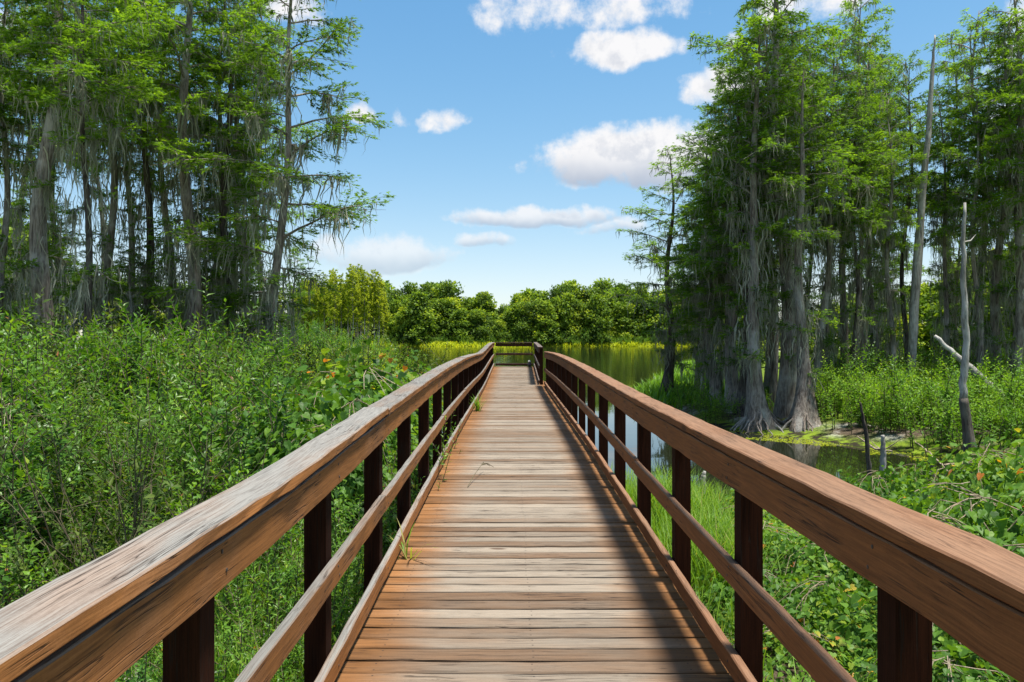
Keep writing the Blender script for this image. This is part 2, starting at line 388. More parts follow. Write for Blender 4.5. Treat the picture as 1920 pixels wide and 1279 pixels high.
# ------------------------------------------------------------------ ground and water
WATER_Z = -1.2
POLY = np.array([(-.6, 14), (.4, 12.2), (1.6, 11.4), (4, 11.7), (6.6, 11.3), (9.3, 12.0), (10.4, 14.2), (9.9, 16.4), (8.6, 18.4), (7.0, 20.6), (5.9, 22.0), (5.2, 25), (5.0, 29), (6.0, 35), (8.4, 42), (12.5, 56), (21, 88), (50, 150),
                 (110, 235), (230, 283), (100, 286), (60, 284), (20, 287), (-20, 284), (-60, 287), (-72, 270), (-46, 200), (-31, 150), (-17.5, 100), (-10.2, 62), (-6.2, 42), (-3.4, 28), (-1.9, 19)], float)
def sdist(X, Y):
    """signed distance to the shoreline, positive over water"""
    X = np.asarray(X, float); Y = np.asarray(Y, float)
    d = np.full(X.shape, 1e9); ins = np.zeros(X.shape, bool)
    for i in range(len(POLY)):
        ax, ay = POLY[i]; bx, by = POLY[(i + 1) % len(POLY)]
        ex, ey = bx - ax, by - ay
        t = np.clip(((X - ax) * ex + (Y - ay) * ey) / (ex * ex + ey * ey), 0, 1)
        d = np.minimum(d, np.hypot(X - ax - t * ex, Y - ay - t * ey))
        c = ((ay > Y) != (by > Y)) & (X < (bx - ax) * (Y - ay) / (by - ay + 1e-12) + ax)
        ins ^= c
    return np.where(ins, d, -d)
def wob(X, Y):
    return .5 * np.sin(X * 1.3 + 1.7 * np.sin(Y * .7)) + .5 * np.sin(Y * 1.1 + 1.3 * np.sin(X * .9 + 2)) 
def gz(X, Y):
    X = np.asarray(X, float); Y = np.asarray(Y, float)
    s = sdist(X, Y) + .35 * wob(X * .9, Y * .8) * np.clip(Y / 20, .6, 6)
    land = WATER_Z + np.minimum(-s * .2, .33) + .05 * wob(X * 2.1, Y * 1.9)
    bed = WATER_Z - np.minimum(s * .25, 1.2)
    return np.where(s < 0, np.maximum(land, WATER_Z - .05), bed)
def ground_at(x, y): return float(gz(np.array([x]), np.array([y]))[0])
def axis(fine0, fine1, step, lo, hi, grow=1.16):
    a = list(np.arange(fine0, fine1, step)); s = step
    while a[-1] < hi: s *= grow; a.append(a[-1] + s)
    s = step; b = []; v = fine0
    while v > lo: s *= grow; v -= s; b.append(v)
    return np.array(b[::-1] + a)
gx = axis(-16, 16, .4, -1800, 1800); gy = axis(-2, 46, .4, -60, 2200)
GX, GY = np.meshgrid(gx, gy)
GZ = gz(GX, GY)
nx, ny = len(gx), len(gy)
ii = (np.arange(ny - 1)[:, None] * nx + np.arange(nx - 1)[None]).ravel()
gme = mesh('ground', np.stack([GX, GY, GZ], -1).reshape(-1, 3), [np.stack([ii, ii + 1, ii + nx + 1, ii + nx], -1)], M['ground'], smooth=True)
tag(link('ground', gme), 'swampy wooded ground and banks round the lake', kind='structure')
wme = mesh('lake_water', [(-260, 9, WATER_Z), (260, 9, WATER_Z), (260, 300, WATER_Z), (-260, 300, WATER_Z)], [[(0, 1, 2, 3)]], M['water'])
tag(link('lake_water', wme), 'still dark lake water mirroring trees and sky', kind='structure')

# ------------------------------------------------------------------ boardwalk
XL, XR = -.71, .89                 # inner faces of the railings
XC = (XL + XR) / 2
DK = np.array([(-2, 0), (2.5, .01), (3.4, .02), (5.5, .065), (8.6, .125), (11.3, .13), (19, .13), (21, .155), (23.3, .2), (27, .29), (29.8, .345), (32, .35)])
RL = np.array([(-2, .985), (2.5, .99), (4.2, 1.045), (6.2, 1.095), (8.3, 1.135), (11, 1.16), (14, 1.15), (16.4, 1.13), (18, 1.125), (20, 1.165), (23, 1.24), (27, 1.315), (32, 1.33)])
RR = np.array([(-2, 1.0), (3.5, 1.0), (5.5, 1.01), (7.5, 1.04), (10, 1.085), (13, 1.12), (16, 1.135), (18.5, 1.12), (22, 1.09)])
def smooth_f(tab):
    ys = np.arange(-3, 34, .1); zs = np.interp(ys, tab[:, 0], tab[:, 1])
    k = np.hanning(13); k /= k.sum(); zs = np.convolve(np.pad(zs, 6, 'edge'), k, 'valid')
    return lambda y: np.interp(y, ys, zs)
zdk, zrl, zrr = smooth_f(DK), smooth_f(RL), smooth_f(RR)

BW = empty('boardwalk', (0, 0, 0))
tag(BW, 'weathered brown timber boardwalk with railings leading out over the lake', 'boardwalk')
rng = np.random.default_rng(3)

def board(name, parent, p0, p1, zc, w_, h_, material, rough=.002, ch=.006, step=.16, seed=0):
    """board swept from p0 to p1 in plan; zc(s) gives the centre height along it; w_ across, h_ tall"""
    r = np.random.default_rng(seed)
    p0 = np.array(p0, float); p1 = np.array(p1, float); Ln = np.linalg.norm(p1 - p0)
    n = max(2, int(Ln / step) + 1); s = np.linspace(0, Ln, n)
    z = np.array([zc(v) for v in s]); z0 = z[0]
    c = ch
    sec = np.array([(-w_/2, -h_/2 + c), (-w_/2 + c, -h_/2), (w_/2 - c, -h_/2), (w_/2, -h_/2 + c), (w_/2, h_/2 - c), (w_/2 - c, h_/2), (-w_/2 + c, h_/2), (-w_/2, h_/2 - c)])
    V = np.zeros((n, 8, 3)); V[:, :, 0] = sec[None, :, 0]; V[:, :, 2] = sec[None, :, 1] + (z - z0)[:, None]; V[:, :, 1] = s[:, None]
    jit = r.normal(0, rough, (n, 4, 2)); jit = np.repeat(jit, 2, 1)[:, [7, 0, 1, 2, 3, 4, 5, 6]] if False else np.repeat(jit, 2, 1)
    V[:, :, 0] += jit[:, :, 0]; V[:, :, 2] += jit[:, :, 1]
    i = np.arange(n - 1)[:, None] * 8; j = np.arange(8)[None]; k = (j + 1) % 8
    Q = np.stack([i + j, i + k, i + 8 + k, i + 8 + j], -1).reshape(-1, 4)
    me = mesh(name, V.reshape(-1, 3), [Q, np.arange(8)[::-1][None], (np.arange(8) + (n - 1) * 8)[None]], material)
    o = link(name, me, parent, (p0[0], p0[1], z0))
    o.rotation_euler = (0, 0, math.atan2(-(p1 - p0)[0], (p1 - p0)[1]))
    return o

# deck planks: six meshes shared by all of them, each plank an object; local Y runs across the walk
PITCH, PW = .1200, .106
plank_me = []
for v in range(7):
    r = np.random.default_rng(50 + v)
    n = 13; s = np.linspace(-.86, .86, n); c = .005; wv = PW + r.uniform(-.004, .003); hv = .036
    sec = np.array([(-wv/2, -hv/2), (wv/2, -hv/2), (wv/2, hv/2 - c), (wv/2 - c, hv/2), (0, hv/2 + r.uniform(-.002, .002)), (-wv/2 + c, hv/2), (-wv/2, hv/2 - c)])
    V = np.zeros((n, 7, 3)); V[:, :, 0] = sec[None, :, 0]; V[:, :, 2] = sec[None, :, 1]; V[:, :, 1] = s[:, None]
    V[:, 2:4, 0] += r.normal(0, .0016, (n, 1)); V[:, 5:7, 0] += r.normal(0, .0016, (n, 1)); V[:, 2:, 2] += r.normal(0, .0009, (n, 5))
    V[:, :, 2] += (r.uniform(-.003, .003) * np.cos(s * 2.1))[:, None]
    i = np.arange(n - 1)[:, None] * 7; j = np.arange(7)[None]; k = (j + 1) % 7
    Q = np.stack([i + j, i + k, i + 7 + k, i + 7 + j], -1).reshape(-1, 4)
    plank_me.append(mesh('plank', V.reshape(-1, 3), [Q, np.arange(7)[::-1][None], (np.arange(7) + (n - 1) * 7)[None]], M['deck']))
y = .35; i = 0
while y < 30.1:
    o = link('plank', plank_me[rng.integers(7)], BW, (XC + rng.normal(0, .006), y, float(zdk(y)) - .018 + rng.normal(0, .0016)))
    sl = float((zdk(y + .2) - zdk(y - .2)) / .4)
    o.rotation_euler = (math.atan(sl) * 0, rng.normal(0, .012), -PI / 2 + rng.normal(0, .0022))
    if rng.random() < .5: o.rotation_euler.z += PI
    y += PITCH + rng.normal(0, .0012); i += 1
YEND = y - PITCH / 2

_m = MB(); _m.tube(np.array([(0, 0, -.004), (0, 0, .0012), (0, 0, .0018)]), [.0055, .0055, .003], 8)
SCREW = _m.build('screw_head', plain('rusted_steel', (.05, .035, .028), .6), smooth=False)
def railing(label, side, x_in, zf, y0, y1, post0, joint0, m_rail, x_end=None, last=None, bays=3):
    """one run of railing: posts outside, cap, fascia, middle rail and toe board on the inside"""
    R = empty('railing', (0, 0, 0), 0, BW); R['label'] = label
    def xin(y): return x_in if x_end is None else x_in + (x_end - x_in) * (y - y0) / (y1 - y0)
    sp = 1.2217
    ys = []
    y = post0
    while y < y1 - .1:
        if y > y0 - .01: ys.append(y)
        y += sp
    if last: ys.append(last)
    for k, y in enumerate(ys):
        zt = float(zf(y)) - .042
        zb = min(ground_at(xin(y) + side * .08, y) - .25, WATER_Z - .3) if y > 9 else ground_at(xin(y) + side * .08, y) - .25
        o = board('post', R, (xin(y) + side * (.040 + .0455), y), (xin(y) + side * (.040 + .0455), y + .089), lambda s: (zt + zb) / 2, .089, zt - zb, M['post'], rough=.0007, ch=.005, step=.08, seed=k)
        o.rotation_euler.z += rng.normal(0, .012); 
    for y in ys:
        if not (1.2 < y < 9.5) or x_end is not None: continue
        zc = float(zf(y)); zd_ = float(zdk(y)); lift = (zc - .985 - zd_) * .5 + zd_ + .462
        for (hz, oy) in ((zc - .082, .03), (zc - .138, .058), (lift + .022, .032), (lift - .02, .056), (zd_ + .085, .045)):
            o = link('screw_head', SCREW, R, (x_in - side * .0008, y + oy + rng.normal(0, .004), hz + rng.normal(0, .003))); o.rotation_euler = (0, side * -PI / 2, 0)
    js = [joint0 + bays * sp * q for q in range(-3, 12)]
    cuts = [y0] + [j for j in js if y0 + .3 < j < y1 - .3] + [y1]
    for q in range(len(cuts) - 1):
        a, b = cuts[q] + .002, cuts[q + 1] - .002
        dz = rng.normal(0, .003, 4)
        xa, xb = xin(a), xin(b)
        board('cap_board', R, (xa + side * (.054 if side < 0 else .060), a), (xb + side * (.054 if side < 0 else .060), b), lambda s: float(zf(a + s)) - .019 + dz[0], .142, .038, m_rail, rough=.0014, ch=.0045, seed=q + 10)
        board('fascia_board', R, (xa + side * .019, a), (xb + side * .019, b), lambda s: float(zf(a + s)) - .050 - .060 + min(0, dz[1]), .038, .120, m_rail, rough=.0012, ch=.004, seed=q + 20)
        mid = lambda s: (float(zf(a + s)) - .985 - float(zdk(a + s))) * .5 + float(zdk(a + s))
        board('middle_rail', R, (xa + side * .019, a), (xb + side * .019, b), lambda s: mid(s) + .462 + dz[2], .038, .092, m_rail, rough=.0012, ch=.004, seed=q + 30)
        board('toe_board', R, (xa + side * .019, a), (xb + side * .019, b), lambda s: float(zdk(a + s)) + .085 + dz[3], .038, .09, m_rail, rough=.0013, ch=.006, seed=q + 40)
    return R
railing('railing along the left edge of the deck, cap weathered grey', -1, XL, zrl, -1.0, 30.2, 1.795 - 2 * 1.2217, 4.2, M['rail_l'], last=30.1)
railing('reddish brown railing along the right edge of the deck', 1, XR, zrr, -1.0, 20.7, 1.813 - 2 * 1.2217, 5.46, M['rail_r'], last=20.55, bays=5)
zpl = lambda y: np.interp(y, [20, 22, 25, 30.5], [1.215, 1.235, 1.28, 1.33])
railing('short dark railing on the right of the far platform', 1, .745, zpl, 21.0, 30.2, 21.02, 24.0, M['darkrail'], x_end=.87, last=30.1)
# the rail across the far end
RE = empty('railing', (0, 0, 0), 0, BW); RE['label'] = 'dark railing across the far end of the platform'
ze = 1.327; zd = float(zdk(30.2))
for nm, zc, hh, ww, yo in (('cap_board', ze - .019, .038, .142, .03), ('fascia_board', ze - .105, .125, .038, 0), ('middle_rail', zd + .5, .092, .038, 0), ('toe_board', zd + .085, .09, .038, 0)):
    x1 = .83 if nm == 'cap_board' else .86
    board(nm, RE, (XL + .045, 30.27 + yo), (x1 - .03, 30.27 + yo), lambda s, zc=zc: zc, ww, hh, M['darkrail'], rough=.001)
# bearers under the deck
for xb in (XL + .1, XC, XR - .1):
    for (a, b) in ((-1, 6), (6.004, 13), (13.004, 20), (20.004, 30.2)):
        board('bearer', BW, (xb, a), (xb, b), lambda s: float(zdk(a + s)) - .12, .045, .16, M['post'], rough=.001, step=.5)

# ------------------------------------------------------------------ vegetation prototypes
def unit(a): return a / (np.linalg.norm(a, axis=-1, keepdims=True) + 1e-9)

def strands(mb, P, L, W, r, tintb=.5):
    """hanging ribbons of moss"""
    P = np.asarray(P, float); n = len(P)
    if n == 0: return
    L = np.broadcast_to(L, (n,)); W = np.broadcast_to(W, (n,))
    lv = np.array([0, .2, .45, .7, 1.0]); wd = np.array([.7, 1.0, .75, .45, .05])
    a = r.uniform(0, PI, n); ux = np.stack([np.cos(a), np.sin(a), np.zeros(n)], 1)
    wig = np.cumsum(r.normal(0, .06, (n, 5, 3)), 1) * L[:, None, None]; wig[:, :, 2] *= .3; wig[:, 0] = 0
    C = P[:, None] + wig; C[:, :, 2] -= lv[None] * L[:, None]
    off = ux[:, None] * (wd[None, :, None] * W[:, None, None] * .5)
    V = np.stack([C - off, C + off], 2).reshape(-1, 3)
    b = (np.arange(n) * 10)[:, None]; k = np.arange(4)[None] * 2
    Q = np.stack([b + k, b + k + 1, b + k + 3, b + k + 2], -1).reshape(-1, 4)
    mb.add(V, [Q], np.repeat(np.clip(r.normal(tintb, .22, n), 0, 1), 10))

class Proto: pass
def cypress_proto(seed, cb=.3, R=2.0, nb=48, moss=.6, dens=1.0, H=15.0, top_pow=.5, low=8, fsize=1.0):
    r = np.random.default_rng(seed)
    ph = r.uniform(0, 6.28, 4); amp = r.uniform(.04, .16, 4)
    def axisf(t):
        t = np.asarray(t, float)
        x = amp[0] * np.sin(t * 5 + ph[0]) + amp[1] * np.sin(t * 11 + ph[1]) - amp[0] * np.sin(ph[0]) - amp[1] * np.sin(ph[1])
        y_ = amp[2] * np.sin(t * 4 + ph[2]) + amp[3] * np.sin(t * 12 + ph[3]) - amp[2] * np.sin(ph[2]) - amp[3] * np.sin(ph[3])
        return np.stack([x, y_, t * H], -1)
    limbs, lf, ms = MB(), MB(), MB()
    todo = []
    for i in range(nb):
        q = (i + r.uniform(0, 1)) / nb; t = cb + (.995 - cb) * q ** .92
        prof = (1 - q) ** top_pow * .86 + .14
        if q < .12: prof *= .75
        todo.append((t, R * prof * r.uniform(.5, 1.18), r.uniform(.05, .55) + .45 * q, r.uniform(.15, .5) * (1 - .6 * q)))
    for i in range(low): todo.append((r.uniform(.16, cb), R * r.uniform(.15, .45), r.uniform(-.1, .4), .4))
    az = r.uniform(0, 6)
    for (t, L, rise, droop) in todo:
        az += 2.4 + r.uniform(-.5, .5)
        o = axisf(t); h = np.array([math.cos(az), math.sin(az), 0])
        sd_ = np.array([-h[1], h[0], 0]); bend = r.uniform(-.25, .25)
        s = np.linspace(0, 1, 7)
        path = o[None] + L * (s[:, None] * h[None] + (bend * s ** 2)[:, None] * sd_[None]); path[:, 2] += L * (rise * s - droop * s ** 2.2)
        path += np.cumsum(r.normal(0, .012 * L, (7, 3)), 0) * (s[:, None] > 0)
        limbs.tube(path, .012 + .026 * (L / 2) * (1 - s) ** 1.2, 4, cap=False)
        ns = max(3, int(L * 6.5 + 1.5))
        for j in range(ns):
            u = .16 + .86 * (j + r.uniform(0, 1)) / ns; u = min(u, .995)
            p = np.array([np.interp(u, s, path[:, c]) for c in range(3)])
            sgn = 1 if j % 2 else -1
            dirv = h * r.uniform(.4, 1.0) + sd_ * sgn * r.uniform(.3, 1.1) * (1.15 - .6 * u) + np.array([0, 0, r.uniform(-.4, .38)])
            dirv /= np.linalg.norm(dirv)
            l2 = L * (.30 + .22 * (1 - u)) * r.uniform(.55, 1.2) + .18
            e = p + dirv * l2 + np.array([0, 0, -.12 * l2 ** 2])
            mid_ = (p + e) / 2 + r.normal(0, .03, 3)
            limbs.tube(np.array([p, mid_, e]), [.011, .008, .004], 3, cap=False)
            if r.random() < moss * .4:
                k = r.integers(2, 7); uu = np.clip(r.uniform(.1, 1) + r.normal(0, .12, k), 0, 1)
                base = p[None] + (e - p)[None] * uu[:, None] + r.normal(0, .03, (k, 3))
                strands(ms, base, r.uniform(.12, .6, k), r.uniform(.016, .036, k), r)
            if r.random() < .1: continue
            nf = max(4, int(l2 * 52 * dens))
            uu = r.uniform(.08, 1.02, nf) ** .85
            q0 = p[None] * ((1 - uu) ** 2)[:, None] + 2 * (uu * (1 - uu))[:, None] * mid_[None] + (uu ** 2)[:, None] * e[None]
            side2 = np.cross(dirv, [0, 0, 1]); side2 /= np.linalg.norm(side2) + 1e-9
            sg = r.choice([-1, 1], nf)
            D = dirv[None] * r.uniform(.4, 1.0, nf)[:, None] + side2[None] * (sg * r.uniform(.3, 1.1, nf))[:, None] + r.normal(0, .22, (nf, 3)); D[:, 2] -= .12
            N = np.stack([r.normal(0, .75, nf), r.normal(0, .75, nf), np.ones(nf)], 1)
            Lf = r.uniform(.09, .2, nf) * fsize
            q0 = q0 + r.normal(0, .05, (nf, 3))
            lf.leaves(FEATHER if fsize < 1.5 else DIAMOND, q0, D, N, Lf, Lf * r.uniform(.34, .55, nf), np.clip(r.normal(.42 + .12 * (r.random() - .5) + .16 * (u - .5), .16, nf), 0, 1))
        if r.random() < moss * (1.15 if t < .62 else .5):
            k = int(r.integers(16, 44)) if t < .68 else int(r.integers(6, 16)); uu = np.clip(r.choice(r.uniform(.1, .95, 3), k) + r.normal(0, .06, k), .02, 1)
            base = np.stack([np.interp(uu, s, path[:, c]) for c in range(3)], 1)
            strands(ms, base + r.normal(0, .04, (k, 3)), r.uniform(.15, 1.2, k) * (1.15 if t < .68 else .6), r.uniform(.02, .055, k), r)
    # moss close to the stem
    k = int(150 * moss) + 4; tt = r.uniform(.17, .6, k); a = r.uniform(0, 6.28, k)
    strands(ms, axisf(tt) + np.stack([np.cos(a), np.sin(a), 0 * a], 1) * r.uniform(.25, .8, k)[:, None], r.uniform(.25, 1.1, k), r.uniform(.022, .055, k), r)
    p = Proto(); p.H = H; p.axis = axisf
    p.limbs = limbs.build('limbs', M['bark']); p.crown = lf.build('crown', M['cypress']); p.moss = ms.build('hanging_moss', M['moss'])
    return p

def trunk_mesh(axisf, H, r0, flare=.6, hf=.7, sides=14, flutes=7, seed=0, material='bark', tip=.06, fl_amt=.28):
    r = np.random.default_rng(seed)
    t = np.concatenate([np.linspace(-.03, .12, 12), np.linspace(.15, 1, 22)])
    path = axisf(np.clip(t, 0, 1)); path[:, 2] = t * H
    z = np.maximum(t * H, 0)
    rad = r0 * ((1 - np.clip(t, 0, 1)) ** .8 * (1 - tip) + tip) + r0 * flare * np.exp(-z / hf) * 1.6
    ph = r.uniform(0, 6)
    mb = MB()
    mb.tube(path, rad, sides, flute=lambda th, zz: 1 + fl_amt * np.exp(-np.maximum(zz, 0) / (hf * 1.3)) * np.cos(flutes * th + ph + .6 * np.sin(2 * th)) + .05 * np.sin(3 * th + zz * 1.3 + ph))
    return mb.build('trunk', M[material], smooth=True)

PROTO = [cypress_proto(101, .40, 2.05, 42, .85, 1.1, fsize=1.3), cypress_proto(102, .46, 2.3, 36, .95, 1.05, fsize=1.3), cypress_proto(103, .52, 2.0, 32, .85, 1.1, fsize=1.25), cypress_proto(104, .34, 2.5, 46, .8, 1.15, fsize=1.35),
         cypress_proto(105, .58, 2.4, 32, .85, 1.1, fsize=1.3), cypress_proto(106, .42, 1.95, 38, 1.1, 1.0, fsize=1.25), cypress_proto(107, .26, 2.4, 36, .95, 1.0, low=6, fsize=1.15)]

def X(px, d): return (px - 960) / FPX * d
_O = 'zeroth first second third fourth fifth sixth seventh eighth ninth tenth eleventh twelfth thirteenth fourteenth fifteenth sixteenth seventeenth eighteenth nineteenth'.split()
_T = '- - twenty thirty forty fifty sixty seventy eighty ninety'.split()
def ORD(n):
    if n >= 100: return 'hundred-and-' + (ORD(n - 100) if n > 100 else 'noth')
    if n < 20: return _O[n]
    return _T[n // 10][:-1] + 'ieth' if n % 10 == 0 else _T[n // 10] + '-' + _O[n % 10]
CYP = []
def cypress(px, d, top_py, proto, r0, label, group, px_top=None, flare=.6, hf=.7, rz=None, material='bark', base_z=None, wide=1.0, lean_y=0.0, flutes=7):
    x = X(px, d); zb = (ground_at(x, d) if base_z is None else base_z) - .05
    ztop = EYE + (HOR - top_py) / FPX * d
    H = ztop - zb; P = PROTO[proto]; s = H / P.H
    rr = random.Random(int(px * 13 + d * 101))
    T = empty('cypress_tree', (x, d, zb), 0)
    tag(T, label, 'tree', group)
    rz = rr.uniform(0, 6.28) if rz is None else rz
    lean = 0 if px_top is None else math.atan2(X(px_top, d) - x, H)
    T.rotation_euler = (lean_y, lean, 0)
    tm = trunk_mesh(P.axis, P.H, r0 / s, flare, hf / s, seed=int(abs(px)), material=material, flutes=flutes)
    def ch(name, me, mult=1.0):
        o = link(name, me, T); o.rotation_euler = (0, 0, rz); o.scale = (s * mult, s * mult, s)
        if name != 'trunk': o['kind'] = 'stuff'
        return o
    ch('trunk', tm); ch('limbs', P.limbs, wide); ch('crown', P.crown, wide); ch('hanging_moss', P.moss, wide)
    CYP.append(T)
    return T

# ---- cypresses on the right bank
RG = 'cypress trees on the right bank'
cypress(1252, 31, 290, 6, .17, 'small dark mossy cypress standing apart at the water, nearest the open lake', RG, flare=.9, hf=.8, material='darkbark', base_z=-1.2, wide=1.45)
cypress(1424, 21.6, 30, 5, .19, 'mossy cypress with a bell-shaped base on a skirt of arching roots', RG, 1412, flare=1.0, hf=.75, base_z=-1.1, flutes=9, wide=1.05)
cypress(1478, 22.4, -130, 1, .27, 'tallest thick-trunked cypress, between the two root-skirted ones', RG, 1462, flare=.55, hf=.9, base_z=-1.05)
cypress(1506, 21.2, 130, 2, .17, 'cypress with ribbed swollen base right of the thick trunk', RG, 1516, flare=1.25, hf=.85, base_z=-1.1, flutes=10)
cypress(1398, 23.6, 150, 3, .20, 'dark-stemmed cypress leaning left behind the root-skirted cypress', RG, 1372, flare=.9, hf=.6, material='darkbark', base_z=-1.1)
cypress(1534, 24.5, 60, 0, .14, 'slim bending cypress just right of the ribbed swollen base', RG, 1552, flare=.6)
cypress(1576, 27, -8, 4, .15, 'tall slender cypress with a narrow crown ending at the picture top', RG, 1606, flare=.6, wide=.75)
cypress(1342, 26.5, 232, 3, .15, 'bushy cypress forming the left shoulder of the right-hand grove', RG, flare=.7, base_z=-1.1)
cypress(1372, 25, 150, 3, .15, 'leafy cypress second in from the grove\'s left shoulder', RG, 1366, flare=.7, base_z=-1.1, wide=1.1)
k = 0
for (px, d, top, pt) in [(1384, 24.6, 210, 1390), (1450, 24, 20, 1444), (1494, 25.5, 60, 1490), (1522, 27, 110, None), (1552, 25.6, 150, 1546), (1600, 24.4, 190, 1612), (1626, 26, 120, 1630), (1672, 25.6, 170, 1668), (1698, 28, 110, None), (1762, 26.4, 170, 1758), (1832, 24.6, 150, 1840), (1912, 26, 60, 1906), (1334, 29, 280, None), (1650, 33, 130, None)]:
    k += 1
    cypress(px, d, top, [4, 2, 1][k % 3], .105, 'slender bare-stemmed young cypress, %s from the water, packed among the right-hand grove' % ORD(k), RG, pt, flare=.7, hf=.5, material='bark' if k % 3 else 'darkbark', wide=.7)
k = 0
for (px, d, top, pr, r0, pt) in [(1310, 31, 330, 3, .13, None), (1440, 28, 60, 1, .15, None), (1640, 29, 62, 0, .16, 1648), 
                                 (1772, 33, 72, 0, .14, None), (1850, 26, 14, 0, .17, 1846), (1866, 25, 40, 1, .16, 1880), (1893, 24.5, -40, 2, .18, 1900),
                                 (1975, 22, -60, 0, .18, None), (1612, 37, 70, 3, .14, None), 
                                 (1490, 35, 40, 0, .14, None), (1360, 35, 270, 1, .13, None), (1410, 37, 180, 0, .14, None), 
                                 (1950, 34, 60, 1, .15, None), (2030, 27, 0, 3, .17, None), (2090, 33, 40, 2, .16, None), ]:
    k += 1
    cypress(px, d, top, pr, r0, '%s cypress in the %s of the right-hand grove, %s of these' % (['slim', 'mossy', 'leafy'][k % 3], 'front rows' if d < 32 else 'back rows', ORD(k)), RG, pt, flare=.6, material='bark' if k % 4 else 'darkbark', wide=.85 + .1 * (k % 3))

# ---- cypresses on the left
LG = 'cypress trees on the left bank'
cypress(508, 20, -150, 6, .15, 'lone-standing mossy cypress at the right edge of the left grove', LG, 548, flare=.35, wide=1.2, rz=.6)
cypress(78, 19, -230, 4, .27, 'thickest pale-barked cypress near the left edge of the picture', LG, 95, flare=.4)
cypress(18, 21, -100, 2, .12, 'thin cypress left of the thickest trunk', LG, 12, flare=.4)
cypress(163, 17, -160, 4, .10, 'straight thin dark cypress right of the thickest trunk', LG, 152, flare=.4, material='darkbark')
cypress(352, 21, -190, 1, .22, 'stout mossy cypress in the middle of the left grove', LG, 372, flare=.5)
k = 0
for (px, d, top, pr, r0, pt) in [(213, 23, -80, 2, .15, 226), (246, 25, -60, 4, .14, 240), (276, 22.5, -120, 4, .15, 270), (318, 25, -60, 1, .16, None), (396, 24, -90, 2, .14, 410), (432, 22, -70, 1, .16, 425),
                                 (456, 24, -60, 1, .14, None), (478, 27, 10, 0, .13, None), (110, 30, -60, 2, .15, None), (190, 33, 20, 4, .14, None), 
                                 (-45, 20, -120, 2, .17, None), (-100, 24, -100, 1, .16, None), (40, 29, -20, 4, .15, None), (545, 42, 470, 0, .12, None), (-160, 29, -60, 0, .16, None)]:
    k += 1
    cypress(px, d, top, pr, r0, '%s cypress in the %s of the left grove, %s of these' % (['mossy', 'leafy', 'slim'][k % 3], 'front rows' if d < 28 else 'back rows', ORD(k)), LG, pt, flare=.5, material='bark' if k % 3 else 'darkbark', wide=.74 + .1 * (k % 3))

for i, (px, d, top, pr) in enumerate([(55, 24, 330, 3), (128, 22, 380, 0), (240, 21.5, 420, 0), (372, 23.5, 330, 5), (420, 25, 300, 3), (462, 21.5, 370, 5)]):
    cypress(px, d, top, pr, .075, '%s small low-branching young cypress under the left grove canopy' % ORD(i + 1), LG, flare=.5, hf=.4, wide=1.1)
for i, (px, d, top, pr) in enumerate([(1318, 27.5, 400, 3), (1352, 29, 380, 5), (1668, 30, 380, 0), (1795, 29, 380, 5)]):
    cypress(px, d, top, pr, .075, '%s small low-branching young cypress within the right-hand grove' % ORD(i + 1), RG, flare=.5, hf=.4, wide=1.1)
# ---- root skirts of the two front cypresses
def roots(T, r0, R, n, seed):
    r = np.random.default_rng(seed); mb = MB()
    for i in range(n):
        a = i / n * 6.283 + r.normal(0, .1); L = R * r.uniform(.55, 1.15)
        s = np.linspace(0, 1, 7)
        h0 = r.uniform(.25, .6)
        rad = r0 * .8 + (L - r0 * .8) * s ** 1.0
        zz = h0 * (1 - s ** .8) + .06 * np.sin(s * 3.1) - .12 * s
        aa = a + np.cumsum(r.normal(0, .06, 7))
        path = np.stack([np.cos(aa) * rad, np.sin(aa) * rad, zz], 1)
        mb.tube(path, np.linspace(r.uniform(.03, .055), .014, 7), 5, cap=False)
    o = link('root_skirt', mb.build('root_skirt', M['bark'], smooth=True), T)
    return o
roots(CYP[1], .30, 1.0, 34, 5); roots(CYP[3], .30, .8, 26, 6)

# ---- dead trunks
def tubething(name, label, cat, pts, rads, material, sides=10, flute=0.0, group=None, twigs=0, seed=0):
    r = np.random.default_rng(seed); pts = np.array(pts, float); o0 = pts[0].copy(); L = np.linspace(0, 1, len(pts))
    s = np.linspace(0, 1, 22)
    path = np.stack([np.interp(s, L, pts[:, c]) for c in range(3)], 1) - o0
    path[1:-1] += r.normal(0, min(.012, .0035 * np.linalg.norm(pts[-1] - pts[0])), (20, 3))
    rad = np.interp(s, L, rads) * (1 + r.normal(0, .04, 22))
    mb = MB()
    mb.tube(path, rad, sides, flute=(lambda th, zz: 1 + flute * np.exp(-np.maximum(zz, 0) / .6) * np.cos(6 * th) + .08 * np.sin(2 * th + zz)))
    T = link(name, mb.build(name, M[material], smooth=True), None, tuple(o0))
    tag(T, label, cat, group)
    for q in range(twigs):
        u = r.uniform(.35, .95); p = np.array([np.interp(u, s, path[:, c]) for c in range(3)]); a = r.uniform(0, 6.28); l = r.uniform(.2, .7)
        m2 = MB(); m2.tube(np.array([p, p + l * .5 * np.array([math.cos(a), math.sin(a), .2]), p + l * np.array([math.cos(a + .2), math.sin(a + .2), .5])]), [.02, .014, .004], 4)
        link('broken_branch', m2.build('broken_branch', M[material]), T)
    return T
def at(px, py, d): return (X(px, d), d, EYE + (HOR - py) / FPX * d)
SG = 'dead trunks and stakes'
d = 25; tubething('dead_tree', 'tall bare pale dead trunk rising leaning right above the right grove', 'dead tree', [(X(1706, d), d, -1.0), at(1715, 560, d), at(1738, 270, d), at(1749, 120, d), at(1753, 66, d)], [.17, .145, .10, .05, .02], 'deadwood', twigs=5, seed=1)
